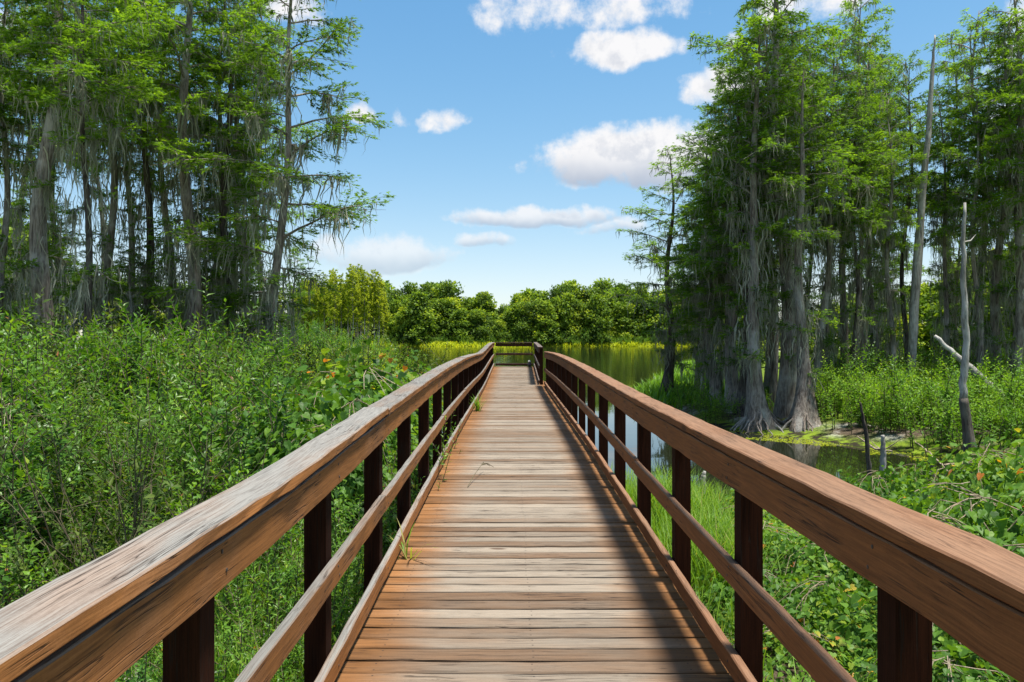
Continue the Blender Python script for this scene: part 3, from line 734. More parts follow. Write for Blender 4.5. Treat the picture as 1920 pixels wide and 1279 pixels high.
d = 15.6; tubething('dead_tree', 'slim white dead trunk with a dark flared foot at the pond edge', 'dead tree', [at(1806, 752, d), at(1812, 640, d), at(1806, 520, d), at(1809, 380, d)], [.075, .07, .06, .025], 'deadwood', seed=2, twigs=1)
base = bpy.data.objects['dead_tree.001']
mb = MB(); q0 = np.array(at(1806, 752, d)); b0 = np.array((X(1824, d), d, -1.3)); ss_ = np.linspace(0, 1, 14)
mb.tube((b0[None] * (1 - ss_)[:, None] + (q0 + np.array([0, 0, .06]))[None] * ss_[:, None]) - q0[None], .085 + .16 * np.exp(-ss_ * 4.2), 14, flute=lambda th, zz: 1 + .3 * np.exp(-(zz + 1.4) / .5) * np.cos(7 * th) + .06 * np.sin(3 * th + 4 * zz))
fo = link('flared_foot', mb.build('flared_foot', M['darkbark'], smooth=True), base); fo['label'] = 'dark wet flared foot of the dead trunk'
d = 20; tubething('fallen_log', 'pale fallen log slanting down to the right in the bushes', 'log', [at(1752, 630, 21), at(1830, 700, 20.5), at(1912, 772, 20)], [.05, .10, .12], 'deadwood', seed=3)
d = 14.0; tubething('stake', 'short white weathered stake standing in the pond', 'stake', [(X(1653, d), d, -1.5), at(1656, 860, d), at(1655, 816, d)], [.06, .055, .035], 'deadwood', seed=4)
d = 14.6; tubething('stake', 'thin dark leaning snag beside the white stake', 'stake', [(X(1632, d), d, -1.4), at(1624, 810, d), at(1613, 755, d)], [.045, .04, .02], 'darkbark', seed=5)
d = 12.6; tubething('stake', 'short dark stub standing in the pond near the vines', 'stake', [(X(1745, d), d, -1.5), at(1746, 880, d), at(1745, 862, d)], [.06, .055, .045], 'darkbark', seed=6)
d = 12.2; tubething('stake', 'small pale stub in the water beyond the right railing', 'stake', [(X(1318, d), d, -1.5), at(1318, 900, d), at(1321, 884, d)], [.05, .05, .025], 'deadwood', seed=7)
tubething('branch', 'pale fallen branch lying across the mossy pond margin', 'branch', [at(1608, 818, 16.5), at(1640, 842, 15.6), at(1672, 846, 15.2)], [.012, .022, .015], 'drytwig', seed=8, twigs=2)
tubething('branch', 'bare stick leaning out of the pond by the dark stub', 'branch', [at(1715, 826, 15.5), at(1752, 858, 13.6), at(1780, 885, 12.8)], [.008, .013, .01], 'drytwig', seed=9)
tubething('branch', 'pale log lying at the foot of the white dead trunk', 'branch', [at(1770, 872, 13.6), at(1810, 868, 13.9), at(1850, 872, 14)], [.02, .035, .03], 'drytwig', seed=10)

# ------------------------------------------------------------------ broad-leaved trees
def oak_proto(seed, lobes=13, H=12.0, Rw=4.2, n=5200, leaf=.55, material='oak', low=.0):
    r = np.random.default_rng(seed); mb = MB(); tb = MB()
    C = []
    for i in range(lobes):
        a = i * 2.4 + r.uniform(-.4, .4); q = (i + .5) / lobes
        z = H * (low + .1 + (.78 - low) * q + r.uniform(-.04, .04)); rad = Rw * (.85 * math.sin(min(1, .35 + .75 * (1 - q)) * PI / 2) - .2 * q) * r.uniform(.25, 1.12)
        C.append((math.cos(a) * rad, math.sin(a) * rad, z + H * r.uniform(-.06, .08), H * r.uniform(.05, .13)))
    C.append((H * .04, 0, H * .88, H * .10)); C.append((-H * .08, H * .03, H * .8, H * .11))
    path = np.array([(0, 0, -.5), (.1, .1, H * .2), (-.1, .15, H * .45), (0, 0, H * .8)]); tb.tube(path, [.34, .26, .2, .06], 8)
    for (cx, cy, cz, cr) in C:
        z0 = cz * r.uniform(.35, .7); tb.tube(np.array([(0, 0, z0), (cx * .5, cy * .5, (z0 + cz) / 2 + .2), (cx, cy, cz)]), [.12, .08, .03], 5, cap=False)
        m = int(n / len(C)); v = unit(r.normal(0, 1, (m, 3))); rr = cr * (r.uniform(.3, 1.3, m) ** .75) * (1 + .22 * np.sin(v[:, 0] * 5 + cx) * np.sin(v[:, 2] * 6 + cy))
        P = v * rr[:, None] * np.array([1.25, 1.25, .8]) + np.array([cx, cy, cz])
        D = unit(v * .7 + r.normal(0, .6, (m, 3))); N = unit(v + r.normal(0, .5, (m, 3)) + np.array([0, 0, .4]))
        L = leaf * r.uniform(.6, 1.3, m)
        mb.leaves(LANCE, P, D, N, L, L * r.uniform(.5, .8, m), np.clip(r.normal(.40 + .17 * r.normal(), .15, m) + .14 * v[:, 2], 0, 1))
    p = Proto(); p.H = H; p.trunk = tb.build('trunk', M['bark'], smooth=True); p.crown = mb.build('crown', M[material]); return p
OAK = [oak_proto(201, 26, 12, 4.0, 6500, .6), oak_proto(202, 30, 12, 4.6, 7000, .6), oak_proto(203, 22, 13, 3.4, 6000, .55), oak_proto(204, 28, 10, 4.6, 6500, .6), oak_proto(205, 18, 14, 2.9, 5000, .55)]
OAKN = [oak_proto(211, 14, 7, 2.8, 7500, .24, 'oak', .02), oak_proto(212, 15, 6, 2.7, 7500, .22, 'darkshrub', .0), oak_proto(213, 13, 6, 2.6, 7500, .22, 'oak', .0)]
FCY = []
for s_ in (301, 302, 303):
    p = cypress_proto(s_, .42, 1.75, 40, 0, .45, fsize=2.8, low=2); q = Proto(); q.H = p.H
    p.crown.materials.clear(); p.crown.materials.append(M['farcypress']); q.crown = p.crown; q.limbs = p.limbs
    q.trunk = trunk_mesh(p.axis, p.H, .2, .3, .8, sides=8); FCY.append(q)

def tree(name, P, x, y, H, label, group, wide=1.0, zb=None):
    T = empty(name, (x, y, (ground_at(x, y) if zb is None else zb) - .1)); tag(T, label, 'tree', group)
    rz = random.uniform(0, 6.28); s = H / P.H
    for nm in ('trunk', 'limbs', 'crown'):
        if hasattr(P, nm):
            o = link(nm, getattr(P, nm), T); o.rotation_euler = (0, 0, rz); o.scale = (s * wide, s * wide, s)
            if nm != 'trunk': o['kind'] = 'stuff'
    return T
FG = 'trees along the far shore'
# outline of the far treeline (px, top py)
PROF = np.array([(600, 530), (700, 535), (735, 548), (760, 535), (800, 532), (850, 528), (870, 556), (900, 553), (935, 560), (965, 552), (990, 545), (1020, 556), (1040, 540), (1060, 536), (1090, 545), (1120, 530), (1150, 540), (1200, 545), (1260, 530), (1400, 530), (2000, 520)])
k = 0
rr = random.Random(5)
px = 560.0
while px < 1420:
    for row in (0, 1):
        d = rr.uniform(287, 299) if row == 0 else rr.uniform(302, 318)
        p_ = px + rr.uniform(-7, 7) + row * 9
        top = np.interp(p_, PROF[:, 0], PROF[:, 1]) + (rr.uniform(4, 42) if row == 0 else rr.uniform(-20, 18))
        H = (HOR - top) / FPX * d + EYE + 1.0
        k += 1
        kind = ['rounded green', 'spreading dark green', 'narrow green', 'broad low', 'tall loose-crowned'][k % 5]
        tree('broadleaf_tree', OAK[k % 5], X(p_, d), d, H * .95, '%s tree in the %s of the far treeline, %s from the left' % (kind, 'front' if row == 0 else 'back', ORD((k + 1) // 2)), FG, wide=rr.uniform(.75, 1.4) * (1.0 if row == 0 else .9))
    px += rr.uniform(15, 22)
k = 0
for px in list(np.arange(556, 724, 8.5)) + [548, 530, 512, 496]:
    for row in (0, 1):
        k += 1; d = (146 if row == 0 else 160) + rr.uniform(-7, 7)
        top = np.interp(px, [500, 570, 600, 640, 690, 715, 725], [548, 530, 508, 500, 496, 506, 528]) + rr.uniform(-6, 34)
        H = (HOR - top) / FPX * d + EYE + .9
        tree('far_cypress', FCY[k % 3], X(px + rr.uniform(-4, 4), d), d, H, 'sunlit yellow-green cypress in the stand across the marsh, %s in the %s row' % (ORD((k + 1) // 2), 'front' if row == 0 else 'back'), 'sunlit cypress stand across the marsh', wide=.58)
for i, (px, top, wd) in enumerate([(742, 540, .6), (768, 526, .7), (806, 528, .75), (838, 524, .6), (905, 545, .5), (1041, 534, .55), (1062, 530, .7), (1098, 536, .6), (1128, 524, .7), (1160, 530, .6), (990, 543, .5), (1200, 528, .7)]):
    d = 304 + (i % 3) * 5
    tree('broadleaf_tree', OAK[(4, 2)[i % 2]], X(px, d), d, (HOR - top) / FPX * d + EYE + 1.0, '%s emergent ragged tree rising over the far treeline counting from the left side' % ORD(i + 1), FG, wide=wd)
# trees and thickets behind the two groves
k = 0
BGR = 'leafy trees behind the groves'
for (px, d, top, pr, wd) in [(25, 38, 390, 0, 1), (-60, 34, 440, 2, 1), (105, 40, 480, 1, 1.1), (190, 42, 505, 0, 1.1), (260, 38, 515, 1, 1.2), (330, 44, 520, 0, 1.2), (410, 42, 530, 2, 1.2), (480, 46, 555, 1, 1.2), (-150, 38, 470, 0, 1.1), (60, 48, 510, 2, 1.2),
                             (1560, 52, 560, 0, 1.3), (1620, 50, 545, 2, 1.2), (1690, 54, 560, 0, 1.3), (1745, 50, 530, 2, 1.2), (1800, 48, 500, 0, 1.1), (1850, 46, 470, 2, 1.1), (1900, 44, 450, 0, 1.1), (1960, 42, 440, 2, 1.1), (1500, 60, 580, 2, 1.3), (1440, 62, 590, 0, 1.3), (1380, 66, 590, 2, 1.3), (2050, 40, 430, 0, 1.2)]:
    k += 1; x = X(px, d); H = (HOR - top) / FPX * d + EYE + .9
    tree('understory_tree', OAKN[pr], x, d, H, 'bushy tree behind the %s grove, %s counting outward' % ('left' if px < 960 else 'right', ORD(k if px < 960 else k - 10)), BGR, wide=wd * max(1, 4.5 / H))

# ------------------------------------------------------------------ shrubs
def stalk_proto(seed, stems=11, h=1.8, spread=.55, leaf=.085, lw=.24, material='stalk', dens=1.0, branch=3, tpl=LANCE, up=.35):
    r = np.random.default_rng(seed); mb = MB(); sb = MB()
    def leafrun(path, n, l0):
        s = np.linspace(0, 1, len(path)); u = np.linspace(.12, 1, n)
        P = np.stack([np.interp(u, s, path[:, c]) for c in range(3)], 1)
        ax = unit(path[-1] - path[0]); a = np.arange(n) * 2.4 + r.uniform(0, 6)
        e1 = unit(np.cross(ax, [0.3, .9, .1])); e2 = np.cross(ax, e1)
        rad = np.cos(a)[:, None] * e1 + np.sin(a)[:, None] * e2
        D = unit(rad + ax[None] * (up + .5 * u[:, None]) + r.normal(0, .2, (n, 3)) + np.array([0, 0, -.1]))
        N = unit(ax[None] + r.normal(0, .35, (n, 3)) + np.array([0, 0, .5]))
        L = l0 * r.uniform(.6, 1.25, n) * (1.1 - .45 * u)
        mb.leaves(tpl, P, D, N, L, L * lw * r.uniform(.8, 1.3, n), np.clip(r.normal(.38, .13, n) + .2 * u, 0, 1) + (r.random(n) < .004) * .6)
    for i in range(stems):
        a = r.uniform(0, 6.28); b = spread * math.sqrt(r.random()); ht = h * r.uniform(.6, 1.12)
        base = np.array([math.cos(a) * b, math.sin(a) * b, -.1]); ln = np.array([math.cos(a), math.sin(a), 0]) * r.uniform(.0, .28) * ht + np.append(r.normal(0, .06, 2), 0) * ht
        s = np.linspace(0, 1, 6); path = base[None] + s[:, None] ** 1.3 * ln[None]; path[:, 2] += s * ht; path[1:-1] += r.normal(0, .02, (4, 3))
        sb.tube(path, np.linspace(.011, .003, 6), 4, cap=False)
        leafrun(path, int(ht * 34 * dens), leaf)
        for j in range(branch):
            u = r.uniform(.25, .85); p = np.array([np.interp(u, s, path[:, c]) for c in range(3)]); aa = r.uniform(0, 6.28); l = ht * r.uniform(.18, .38)
            e = p + l * np.array([math.cos(aa) * .75, math.sin(aa) * .75, .75]); pb = np.array([p, (p + e) / 2 + [0, 0, -.02], e])
            sb.tube(pb, [.006, .004, .002], 3, cap=False); leafrun(pb, int(l * 46 * dens) + 3, leaf * .9)
    p = Proto(); p.foliage = mb.build('foliage', M[material]); p.stem = sb.build('stems', M['twig']); p.h = h; return p
STK = [stalk_proto(401, 11, 1.8, .5, .10, .28), stalk_proto(402, 13, 1.6, .55, .09, .32, branch=4), stalk_proto(403, 9, 2.0, .45, .125, .26, branch=4), stalk_proto(404, 14, 1.3, .6, .085, .34)]
STKW = [stalk_proto(405, 12, 1.5, .55, .105, .5, dens=.8, branch=4), stalk_proto(406, 12, 1.7, .5, .115, .42, dens=.85, branch=4)]
BRT = [stalk_proto(411, 16, 1.3, .7, .13, .3, 'bright', .8, 3), stalk_proto(412, 14, 1.5, .65, .12, .34, 'bright', .8, 3), stalk_proto(413, 18, 1.1, .75, .12, .3, 'bright', .8, 2)]
DRK = [stalk_proto(421, 12, 1.8, .8, .13, .35, 'darkshrub', .7, 4)]

def vine_proto(seed, R=1.0, H=.8, n=1150, leaf=.085):
    r = np.random.default_rng(seed); mb = MB(); sb = MB()
    v = unit(r.normal(0, 1, (n, 3))); v[:, 2] = np.abs(v[:, 2]); rr = r.uniform(.62, 1.08, n) * (1 + .2 * np.sin(v[:, 0] * 5 + seed) * np.sin(v[:, 1] * 6 + 1))
    P = v * rr[:, None] * np.array([R, R, H]); P[:, 2] = np.maximum(P[:, 2], .02)
    down = np.stack([v[:, 0], v[:, 1], -.55 + 0 * v[:, 0]], 1)
    D = unit(down + r.normal(0, .45, (n, 3))); N = unit(v * .7 + np.array([0, 0, .8]) + r.normal(0, .3, (n, 3)))
    L = leaf * r.uniform(.55, 1.25, n)
    mb.leaves(HEART, P, D, N, L, L * r.uniform(.8, 1.05, n), np.clip(r.normal(.46, .17, n), 0, .9) + (r.random(n) < .006) * .5)
    for i in range(9):
        a = r.uniform(0, 6.28); s = np.linspace(0, PI * .5, 7); ra = R * r.uniform(.7, .95)
        path = np.stack([np.cos(a + s * .5) * np.sin(s) * ra, np.sin(a + s * .5) * np.sin(s) * ra, np.cos(s) * H * r.uniform(.85, 1.05)], 1) + r.normal(0, .03, (7, 3))
        sb.tube(path, .005, 4, cap=False)
    p = Proto(); p.foliage = mb.build('foliage', M['vine']); p.stem = sb.build('stems', M['drytwig']); return p
VINT = [vine_proto(511, 1.15, 2.0, 2300, .125), vine_proto(512, 1.0, 1.7, 2000, .13)]
VIN = [vine_proto(501), vine_proto(502, 1.0, .7, 1200, .08), vine_proto(503, .9, .9, 1050, .09)]

def plant(name, P, x, y, s, label, cat, group, zs=1.0, z=None):
    T = empty(name, (x, y, ground_at(x, y) if z is None else z), random.uniform(0, 6.28)); tag(T, label, cat, group); T.scale = (s, s, s * zs)
    f = link('foliage', P.foliage, T); f['kind'] = 'stuff'
    link('stems', P.stem, T)
    return T
# left thicket, row by row away from the camera
LT = 'leafy shrubs of the left thicket'
row = 0; y = 1.6
while y < 21:
    row += 1; st = .88 if y < 9 else 1.2; c = 0
    xmin = -(y * .72 + 1.0)
    x = -1.5 - (.25 if row % 2 else 0)
    if y > 9: x = min(x, -1.9)
    while x > xmin:
        xx, yy = x + random.uniform(-.22, .22), y + random.uniform(-.25, .25)
        if float(sdist(np.array([xx]), np.array([yy]))[0]) < -.35 and xx < -1.3 and not (6.8 < yy < 17.5 and xx > -.33 * yy + .1):
            c += 1
            dist = -1.1 - xx
            tall = np.interp(dist, [0, 1.2, 3, 8], [.7, .85, 1.05, 1.1]) * np.interp(yy, [1.5, 3.5, 5.5, 8, 12, 21], [.55, .55, .72, 1.08, 1.22, 1.25]) * random.uniform(.75, 1.25)
            q = random.random()
            P = STK[random.randrange(4)] if q < .6 else STKW[random.randrange(2)]
            if random.random() < (.4 if yy > 13 else .16): P = DRK[0]
            elif random.random() < .1: P = BRT[random.randrange(3)]
            plant('leafy_shrub', P, xx, yy, tall, '%s shrub, %s out from the railing in the %s row of the left thicket' % ('dark' if P is DRK[0] else 'light green' if P in BRT else 'broad-leaved' if P in STKW else 'narrow-leaved', ORD(c), ORD(row)), 'shrub', LT)
        x -= st * random.uniform(.85, 1.2)
    y += st * .92
# vine mounds left of the railing
for i, (px, py, d, s) in enumerate([(690, 682, 11.5, 1.15), (640, 690, 12.5, 1.2), (735, 690, 13.5, 1.0), (605, 725, 10, 1.05), (665, 740, 9.0, .9), (560, 750, 9.0, .85), (768, 690, 15, .9), (720, 745, 10.2, .7), (655, 790, 7.4, .6), (600, 790, 7.8, .7)]):
    x = X(px, d); top = EYE + (HOR - py) / FPX * d
    zb = ground_at(x, d); sc = s
    plant('vine_mound', VINT[i % 2], x, d, sc, 'mound of heart-leaved vine beside the left railing, %s of the heap' % ORD(i + 1), 'vine', 'vine mounds left of the railing', zs=max(.4, (top - zb) / ((2.0, 1.7)[i % 2] * 1.05 * sc)))
for i, (px, d, s_) in enumerate([(30, 9.0, .85), (150, 9.6, .8), (-30, 7.2, .7), (260, 10.5, .9), (470, 10, .8), (520, 8.2, .62), (330, 13, 1.0), (90, 12, 1.0)]):
    plant('vine_tangle', VINT[i % 2], X(px, d), d, s_, '%s heap of broad-leaved vine within the left thicket' % ORD(i + 1), 'vine', 'vine heaps in the left thicket', zs=.9)
for i, (x, y, s_) in enumerate([(-1.35, 1.9, .5), (-1.3, 2.6, .55), (-1.4, 3.3, .55), (-1.35, 4.0, .6), (-1.4, 4.8, .6), (-1.35, 5.6, .6), (-1.3, 6.3, .6), (-1.75, 2.2, .5), (-1.8, 3.6, .55), (-1.85, 5.2, .6)]):
    plant('low_shrub', (STKW + STK)[i % 5], x, y, s_, '%s low leafy shrub crowding the outside of the left railing' % ORD(i + 1), 'shrub', 'low shrubs along the left railing')
for i, (px, d, top) in enumerate([(15, 11, 545), (70, 12, 590), (130, 11.5, 620), (-30, 10, 520), (210, 12.5, 600), (300, 11.5, 580), (360, 12.5, 600), (430, 13, 610), (480, 15, 630)]):
    x = X(px, d); zb = ground_at(x, d); hh = EYE + (HOR - top) / FPX * d - zb
    plant('tall_shrub', (STKW + [STK[2]])[i % 3], x, d, hh / 1.8, '%s tall leafy clump standing up over the left thicket' % ORD(i + 1), 'shrub', 'tall clumps over the left thicket')
# yellowish marsh brush between thicket and far stand
k = 0
for (px, d, s) in [(560, 30, 1.5), (600, 33, 1.4), (640, 36, 1.4), (585, 40, 1.6), (625, 44, 1.6), (665, 48, 1.6), (690, 56, 1.8), (650, 62, 1.9), (600, 60, 2.2), (555, 52, 2.0), (710, 70, 2.0), (670, 76, 2.2), (620, 80, 2.4), (720, 88, 2.2), (580, 85, 2.6), (540, 70, 2.4), (690, 100, 2.6), (640, 105, 2.8), (590, 110, 3), (725, 112, 2.4), (540, 44, 1.8), (505, 36, 1.6), (480, 30, 1.5), (440, 28, 1.4), (520, 28, 1.4), (400, 27, 1.4)]:
    k += 1; x = X(px, d)
    plant('marsh_shrub', BRT[k % 3] if k % 3 else STKW[k % 2], x, d, s, 'sunlit yellow-green bush on the left marsh, %s going away' % ORD(k), 'shrub', 'bushes on the left marsh')
# right bank bushes
RB = 'bright bushes behind the pond'
k = 0
for d0 in np.arange(17.2, 31, 1.25):
    for px in np.arange(1540, 2020, 46):
        pxx = px + random.uniform(-20, 20); d = d0 + random.uniform(-.5, .5); x = X(pxx, d)
        sdv = float(sdist(np.array([x]), np.array([d]))[0])
        if sdv > -.45 or (d < 22.5 and pxx < 1562): continue
        k += 1
        s = random.uniform(.7, 1.45) * (1.0 if d < 24 else 1.2)
        plant('bright_bush', BRT[k % 3] if (d < 23 or k % 2) else STKW[k % 2], x, d, s, '%s bush behind the pond on the right bank, %s counted from the water' % (['light green', 'fresh green', 'leafy'][k % 3], ORD(k)), 'bush', RB)
for (px, d, s) in [(1300, 25.5, .9), (1330, 24, .95), (1352, 23.2, .8), (1290, 29, 1.0), (1320, 28, 1.1), (1352, 27, 1.1), (1445, 23.4, .7), (1460, 26, 1.0), (1400, 27, 1.1), (1500, 25, 1.0)]:
    k += 1; plant('bright_bush', BRT[k % 3], X(px, d), d, s, 'low green bush among the cypress bases on the right, %s of them' % ORD(k), 'bush', RB, z=WATER_Z + .1)
# vines in the right foreground
RV = 'vine thicket beside the right railing'
k = 0
for (x, y, s, zs) in [(1.95, 5.2, .5, .9), (2.0, 6.2, .5, .9), (2.6, 7.7, .6, .9), (2.7, 8.7, .55, .9), (3.3, 9.6, .6, .9), (2.5, 4.3, .62, 1.0), (3.1, 5.0, .8, 1.1), (2.35, 5.6, .55, 1.0), (3.9, 5.3, .9, 1.1), (4.7, 6.0, 1.0, 1.1), (3.6, 6.4, .85, 1.0), (2.9, 6.9, .6, .9), (4.4, 7.2, .95, 1.0), (5.5, 7.0, 1.05, 1.1), (3.8, 8.0, .75, .9), (5.0, 8.3, .9, .9), (6.3, 8.2, 1.1, 1.0),
                      (6.0, 9.4, .95, .9), (7.2, 9.5, 1.1, 1.0), (4.6, 9.4, .7, .85), (3.3, 3.7, .8, 1.0), (4.2, 4.3, .95, 1.1), (5.1, 5.0, 1.0, 1.2), (2.4, 3.0, .55, .9), (3.2, 2.7, .7, 1.1), (6.6, 6.1, 1.1, 1.2), (8.4, 10.2, 1.1, 1.0), (7.6, 8.0, 1.1, 1.1), (5.6, 10.3, .7, .8), (7.0, 10.6, .8, .85)]:
    k += 1
    plant('vine_clump', VIN[k % 3], x, y, s, 'clump of heart-leaved vine %s the right railing, %s away from it' % ('just outside' if x < 3 else 'beyond', ORD(k)), 'vine', RV, zs=zs * (1.0 + .12 * max(0, x - 3)))

# ------------------------------------------------------------------ grass and other cover nobody could count
def grass(name, label, pts, hmin, hmax, width, material, seed, lean=.35, z=None):
    r = np.random.default_rng(seed); pts = np.asarray(pts, float); n = len(pts)
    P = np.zeros((n, 3)); P[:, :2] = pts; P[:, 2] = (gz(pts[:, 0], pts[:, 1]) if z is None else z) - .03
    a = r.uniform(0, 6.28, n); ln = r.uniform(.05, lean, n) * 1.6
    D = np.stack([np.cos(a) * ln, np.sin(a) * ln, np.ones(n)], 1)
    N = np.stack([-np.cos(a), -np.sin(a), ln], 1) * -1 * -1
    L = r.uniform(hmin, hmax, n)
    mb = MB(); mb.leaves(BLADE, P, D, N, L, width * r.uniform(.7, 1.3, n), np.clip(r.normal(.5, .2, n), 0, 1))
    o = link(name, mb.build(name, M[material])); tag(o, label, 'grass', kind='stuff'); return o
def clumped(n, cx, cy, sx, sy, r, clumps=60, cs=.12):
    c = np.stack([r.uniform(-1, 1, clumps) * sx + cx, r.uniform(-1, 1, clumps) * sy + cy], 1)
    return c[r.integers(0, clumps, n)] + r.normal(0, cs, (n, 2))
r = np.random.default_rng(9)
p = clumped(4000, 1.7, 8.8, .5, 2.2, r, 54, .13); p = p[p[:, 0] > 1.12]
grass('grass', 'long fresh green grass beside the right railing', p, .35, .85, .011, 'grass', 1)
p = np.concatenate([clumped(2600, 2.2, 10.9, .9, .8, r, 40, .12), clumped(700, 1.6, 4.4, .35, 1.4, r, 12, .08)]); p = p[p[:, 0] > 1.12]
grass('grass', 'grass tufts at the pond end of the right bank and by the mud', p, .2, .6, .009, 'grass', 2)
p = clumped(4500, -1.75, 8.0, .62, 5, r, 70, .14); p = p[p[:, 0] < -1.0]
grass('grass', 'grass filling in under the left railing', p, .3, .7, .011, 'grass', 3)
p = clumped(5000, -4.2, 4.2, 3.0, 2.4, r, 80, .16); p = p[p[:, 0] < -1.05]
grass('grass', 'grass between the shrubs of the left thicket', p, .25, .6, .010, 'grass', 4)
# marsh grass on the right point and along the far shore
q = np.stack([r.uniform(4.8, 22, 16000), r.uniform(26, 75, 16000)], 1); s_ = sdist(q[:, 0], q[:, 1]); q = q[(s_ < .8) & (s_ > -5)]
grass('marsh_grass', 'bright green marsh grass along the right shore behind the small cypress', q, .4, .9, .07, 'bright', 5)
q = np.stack([r.uniform(-75, 110, 26000), r.uniform(276, 292, 26000)], 1); s_ = sdist(q[:, 0], q[:, 1]); q = q[(s_ < 3.5)]
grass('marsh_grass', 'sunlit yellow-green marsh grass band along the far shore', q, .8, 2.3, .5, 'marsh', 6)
q = np.stack([r.uniform(-60, -8, 16000), r.uniform(50, 200, 16000)], 1); s_ = sdist(q[:, 0], q[:, 1]); q = q[(s_ < .6) & (s_ > -14)]
grass('marsh_grass', 'yellow-green marsh grass along the left shore', q, .6, 1.5, .22, 'marsh', 7)


# ------------------------------------------------------------------ saplings, deck weeds and litter
SAP = [stalk_proto(431, 2, 2.9, .12, .13, .3, 'stalk', .75, 5), stalk_proto(432, 3, 2.6, .2, .12, .28, 'stalk', .8, 4)]
for i, (px, d, top, what) in enumerate([(392, 7.5, 500, 'tallest'), (108, 8.5, 690, 'yellowish'), (205, 7.2, 690, 'pale-stemmed'), (600, 12, 640, 'slender'), (20, 6.0, 560, 'leafy'), (300, 9.5, 560, 'loose')]):
    x = X(px, d); zt = EYE + (HOR - top) / FPX * d; zb = ground_at(x, d)
    plant('sapling', SAP[i % 2], x, d, (zt - zb) / 3.0, '%s sapling sticking up out of the left thicket' % what, 'sapling', 'saplings above the left thicket')
WEED = [stalk_proto(441, 8, 1.25, .28, .075, .3, 'stalk', .9, 3)]
for i, (x, y, s_, wh) in enumerate([(-1.06, 6.9, 1.0, 'nearer'), (-1.02, 7.8, 1.1, 'middle'), (-1.06, 8.7, 1.0, 'farther')]):
    plant('climbing_weed', WEED[0], x, y, s_, '%s of the leafy weeds pushing through the left railing' % wh, 'weed', 'weeds in the left railing', zs=1.1)
def tuft(name, label, x, y, n, h, seed, lean=.6):
    r = np.random.default_rng(seed); z = float(zdk(y)) - .005
    P = np.stack([x + r.normal(0, .02, n), y + r.normal(0, .02, n), np.full(n, z)], 1); a = r.uniform(0, 6.28, n); ln = r.uniform(.1, lean, n) * 1.6
    mb = MB(); mb.leaves(BLADE, P, np.stack([np.cos(a) * ln, np.sin(a) * ln, np.ones(n)], 1), np.stack([-np.cos(a), -np.sin(a), ln], 1), r.uniform(.5, 1, n) * h, .012, np.clip(r.normal(.65, .2, n), 0, 1))
    tag(link(name, mb.build(name, M['grass'])), label, 'grass')
tuft('grass_tuft', 'grass tuft growing up through the deck by the left toe board', -.62, 13.6, 46, .42, 1)
tuft('grass_tuft', 'small thin grass sprig at the left edge of the deck', -.66, 4.7, 9, .3, 2, .9)
mb = MB(); zz = float(zdk(7.2)) + .006
mb.tube(np.array([(-.40, 6.75, zz), (-.36, 7.0, zz + .05), (-.30, 7.3, zz + .10)]), [.003, .003, .002], 5)
for (ex, ey) in ((-.22, 7.42), (-.18, 7.36), (-.27, 7.5)): mb.tube(np.array([(-.30, 7.3, zz + .1), ((-.30 + ex) / 2, (7.3 + ey) / 2, zz + .11), (ex, ey, zz + .07)]), [.003, .004, .002], 5)
tag(link('fallen_weed', mb.build('fallen_weed', M['twig'])), 'loose seeding grass stem lying on the deck planks', 'grass stem')
# bare dead stems standing in the left thicket
def dead_proto(seed):
    r = np.random.default_rng(seed); mb = MB()
    for i in range(4):
        a = r.uniform(0, 6.28); p = np.array([r.normal(0, .08), r.normal(0, .08), -.1]); pts = [p]
        dirv = np.array([math.cos(a) * .25, math.sin(a) * .25, 1.0])
        for q in range(7):
            dirv = dirv + r.normal(0, .12, 3); p = p + dirv / np.linalg.norm(dirv) * .28; pts.append(p)
            if q > 1:
                e = p + r.normal(0, .2, 3) + np.array([0, 0, .18]); mb.tube(np.array([p, (p + e) / 2 + r.normal(0, .02, 3), e]), [.004, .003, .0015], 4, cap=False)
        mb.tube(np.array(pts), np.linspace(.011, .003, 8), 5, cap=False)
    return mb.build('dead_stems', M['twig'])
DEAD = [dead_proto(1), dead_proto(2), dead_proto(3)]
rr = random.Random(77)
for i in range(11):
    y = rr.uniform(4.5, 14); x = -rr.uniform(1.9, y * .68 + .2)
    o = link('dead_shrub', DEAD[i % 3], None, (x, y, ground_at(x, y))); o.rotation_euler = (0, 0, rr.uniform(0, 6.28)); o.scale = (rr.uniform(.65, 1.0),) * 3
    tag(o, '%s bare dead shrub with brown twigs poking out of the left thicket' % ORD(i + 1), 'dead shrub', 'dead shrubs in the left thicket'); o['kind'] = 'thing'
# duckweed along the pond margin
r = np.random.default_rng(61); q = np.stack([r.uniform(2, 11, 60000), r.uniform(11.5, 23, 60000)], 1)
sdq = sdist(q[:, 0], q[:, 1]) + .35 * wob(q[:, 0] * .9, q[:, 1] * .8) * np.clip(q[:, 1] / 20, .6, 6)
den = .5 + .5 * np.sin(q[:, 0] * 1.9 + 2 * np.sin(q[:, 1] * 1.3)) * np.sin(q[:, 1] * 2.3 + 1.5 * np.sin(q[:, 0] * 1.1))
q = q[(sdq > 0.0) & (sdq < .15 + 1.2 * den) & (r.random(60000) < den * .8)]
n = len(q); a = r.uniform(0, 6.28, n)
mb = MB(); mb.leaves(DIAMOND, np.column_stack([q, np.full(n, WATER_Z + .006)]), np.stack([np.cos(a), np.sin(a), 0 * a], 1), np.tile([0., 0, 1], (n, 1)), r.uniform(.03, .07, n), r.uniform(.03, .06, n), np.clip(r.normal(.45, .2, n), 0, 1))
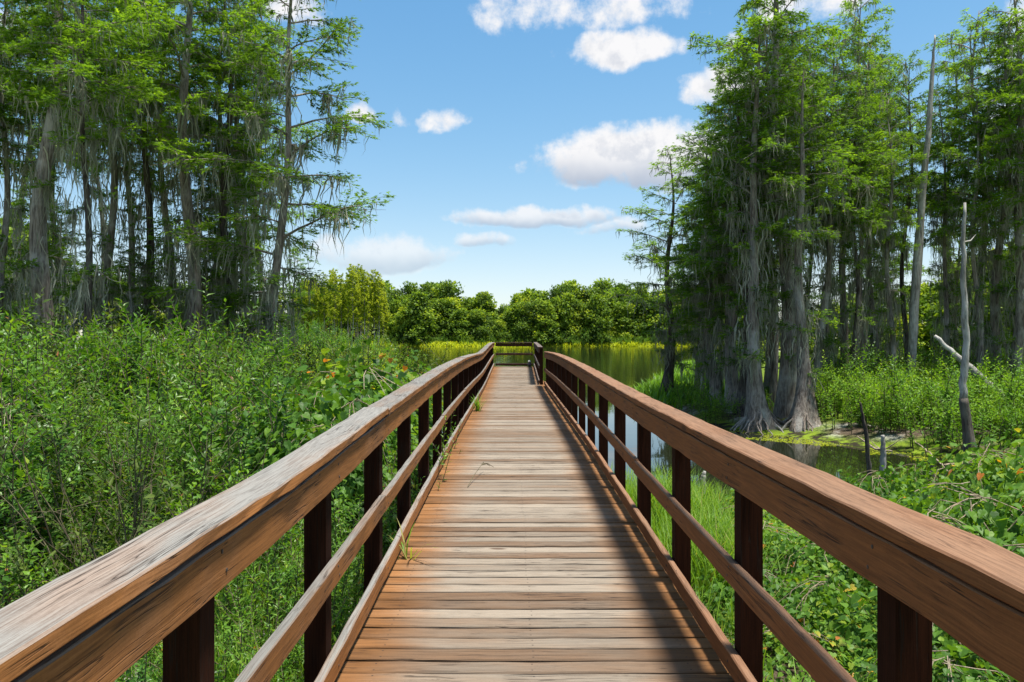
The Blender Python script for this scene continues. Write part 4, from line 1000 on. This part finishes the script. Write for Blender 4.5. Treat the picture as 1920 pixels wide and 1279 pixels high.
tag(link('duckweed', mb.build('duckweed', M['marsh'])), 'yellow-green duckweed floating along the pond margin', 'duckweed', kind='stuff')
# dry sticks on the ground under the left thicket
rr = random.Random(21)
for i in range(26):
    y = rr.uniform(3.5, 8.5); x = -(y * .69) + rr.uniform(-.3, 1.6); 
    if x > -1.4: continue
    a = rr.uniform(0, 6.28); l = rr.uniform(.25, .7); z0 = ground_at(x, y) + rr.uniform(.0, .35)
    tubething('dry_stick', '%s pale dry stick caught in the undergrowth at the bottom left' % ORD(i + 1), 'stick', [(x, y, z0), (x + math.cos(a) * l * .5, y + math.sin(a) * l * .5, z0 + rr.uniform(.05, .2)), (x + math.cos(a) * l, y + math.sin(a) * l, z0 + rr.uniform(-.05, .3))], [.006, .005, .003], 'drytwig', sides=5, group='dry sticks in the left undergrowth', seed=i)
# unidentified small pale thing by the far end rail, built as two lumps
r = np.random.default_rng(31)
def lump(name, c, rad, material, parent=None):
    mb = MB(); n = 9; th = np.linspace(0, PI, n)
    prof = np.sin(th) * (1 + .12 * np.sin(th * 5)); path = np.stack([0 * th, 0 * th, -np.cos(th) * rad[2]], 1)
    mb.tube(path, np.maximum(prof, .04) * rad[0], 10, flute=lambda a, z: 1 + .12 * np.sin(3 * a + 8 * z) + .07 * np.sin(5 * a))
    return link(name, mb.build(name, material, smooth=True), parent, c)
zb = float(zdk(29.9))
item = lump('item', (.70, 29.95, zb + .10), (.08, .1, .10), plain('item_dark', (.05, .05, .07))); tag(item, 'small unidentified dark thing with a white top at the far corner of the platform', 'item')
lump('white_top', (.0, 0, .11), (.06, .1, .05), plain('item_white', (.75, .75, .72)), item)
# low brush at the foot of the far treeline
k = 0
rr = random.Random(8); px = 700
while px < 1300:
    k += 1; d = rr.uniform(284, 288)
    plant('shore_bush', BRT[k % 3] if k % 3 else STKW[0], X(px, d), d, rr.uniform(2.2, 4.6), '%s low bush along the far shore counting from the left' % ORD(k), 'bush', 'low bushes along the far shore', z=-1.0)
    px += rr.uniform(7, 16)

print('built', len(bpy.data.objects), 'tris', sum(len(m.polygons) for m in bpy.data.meshes))
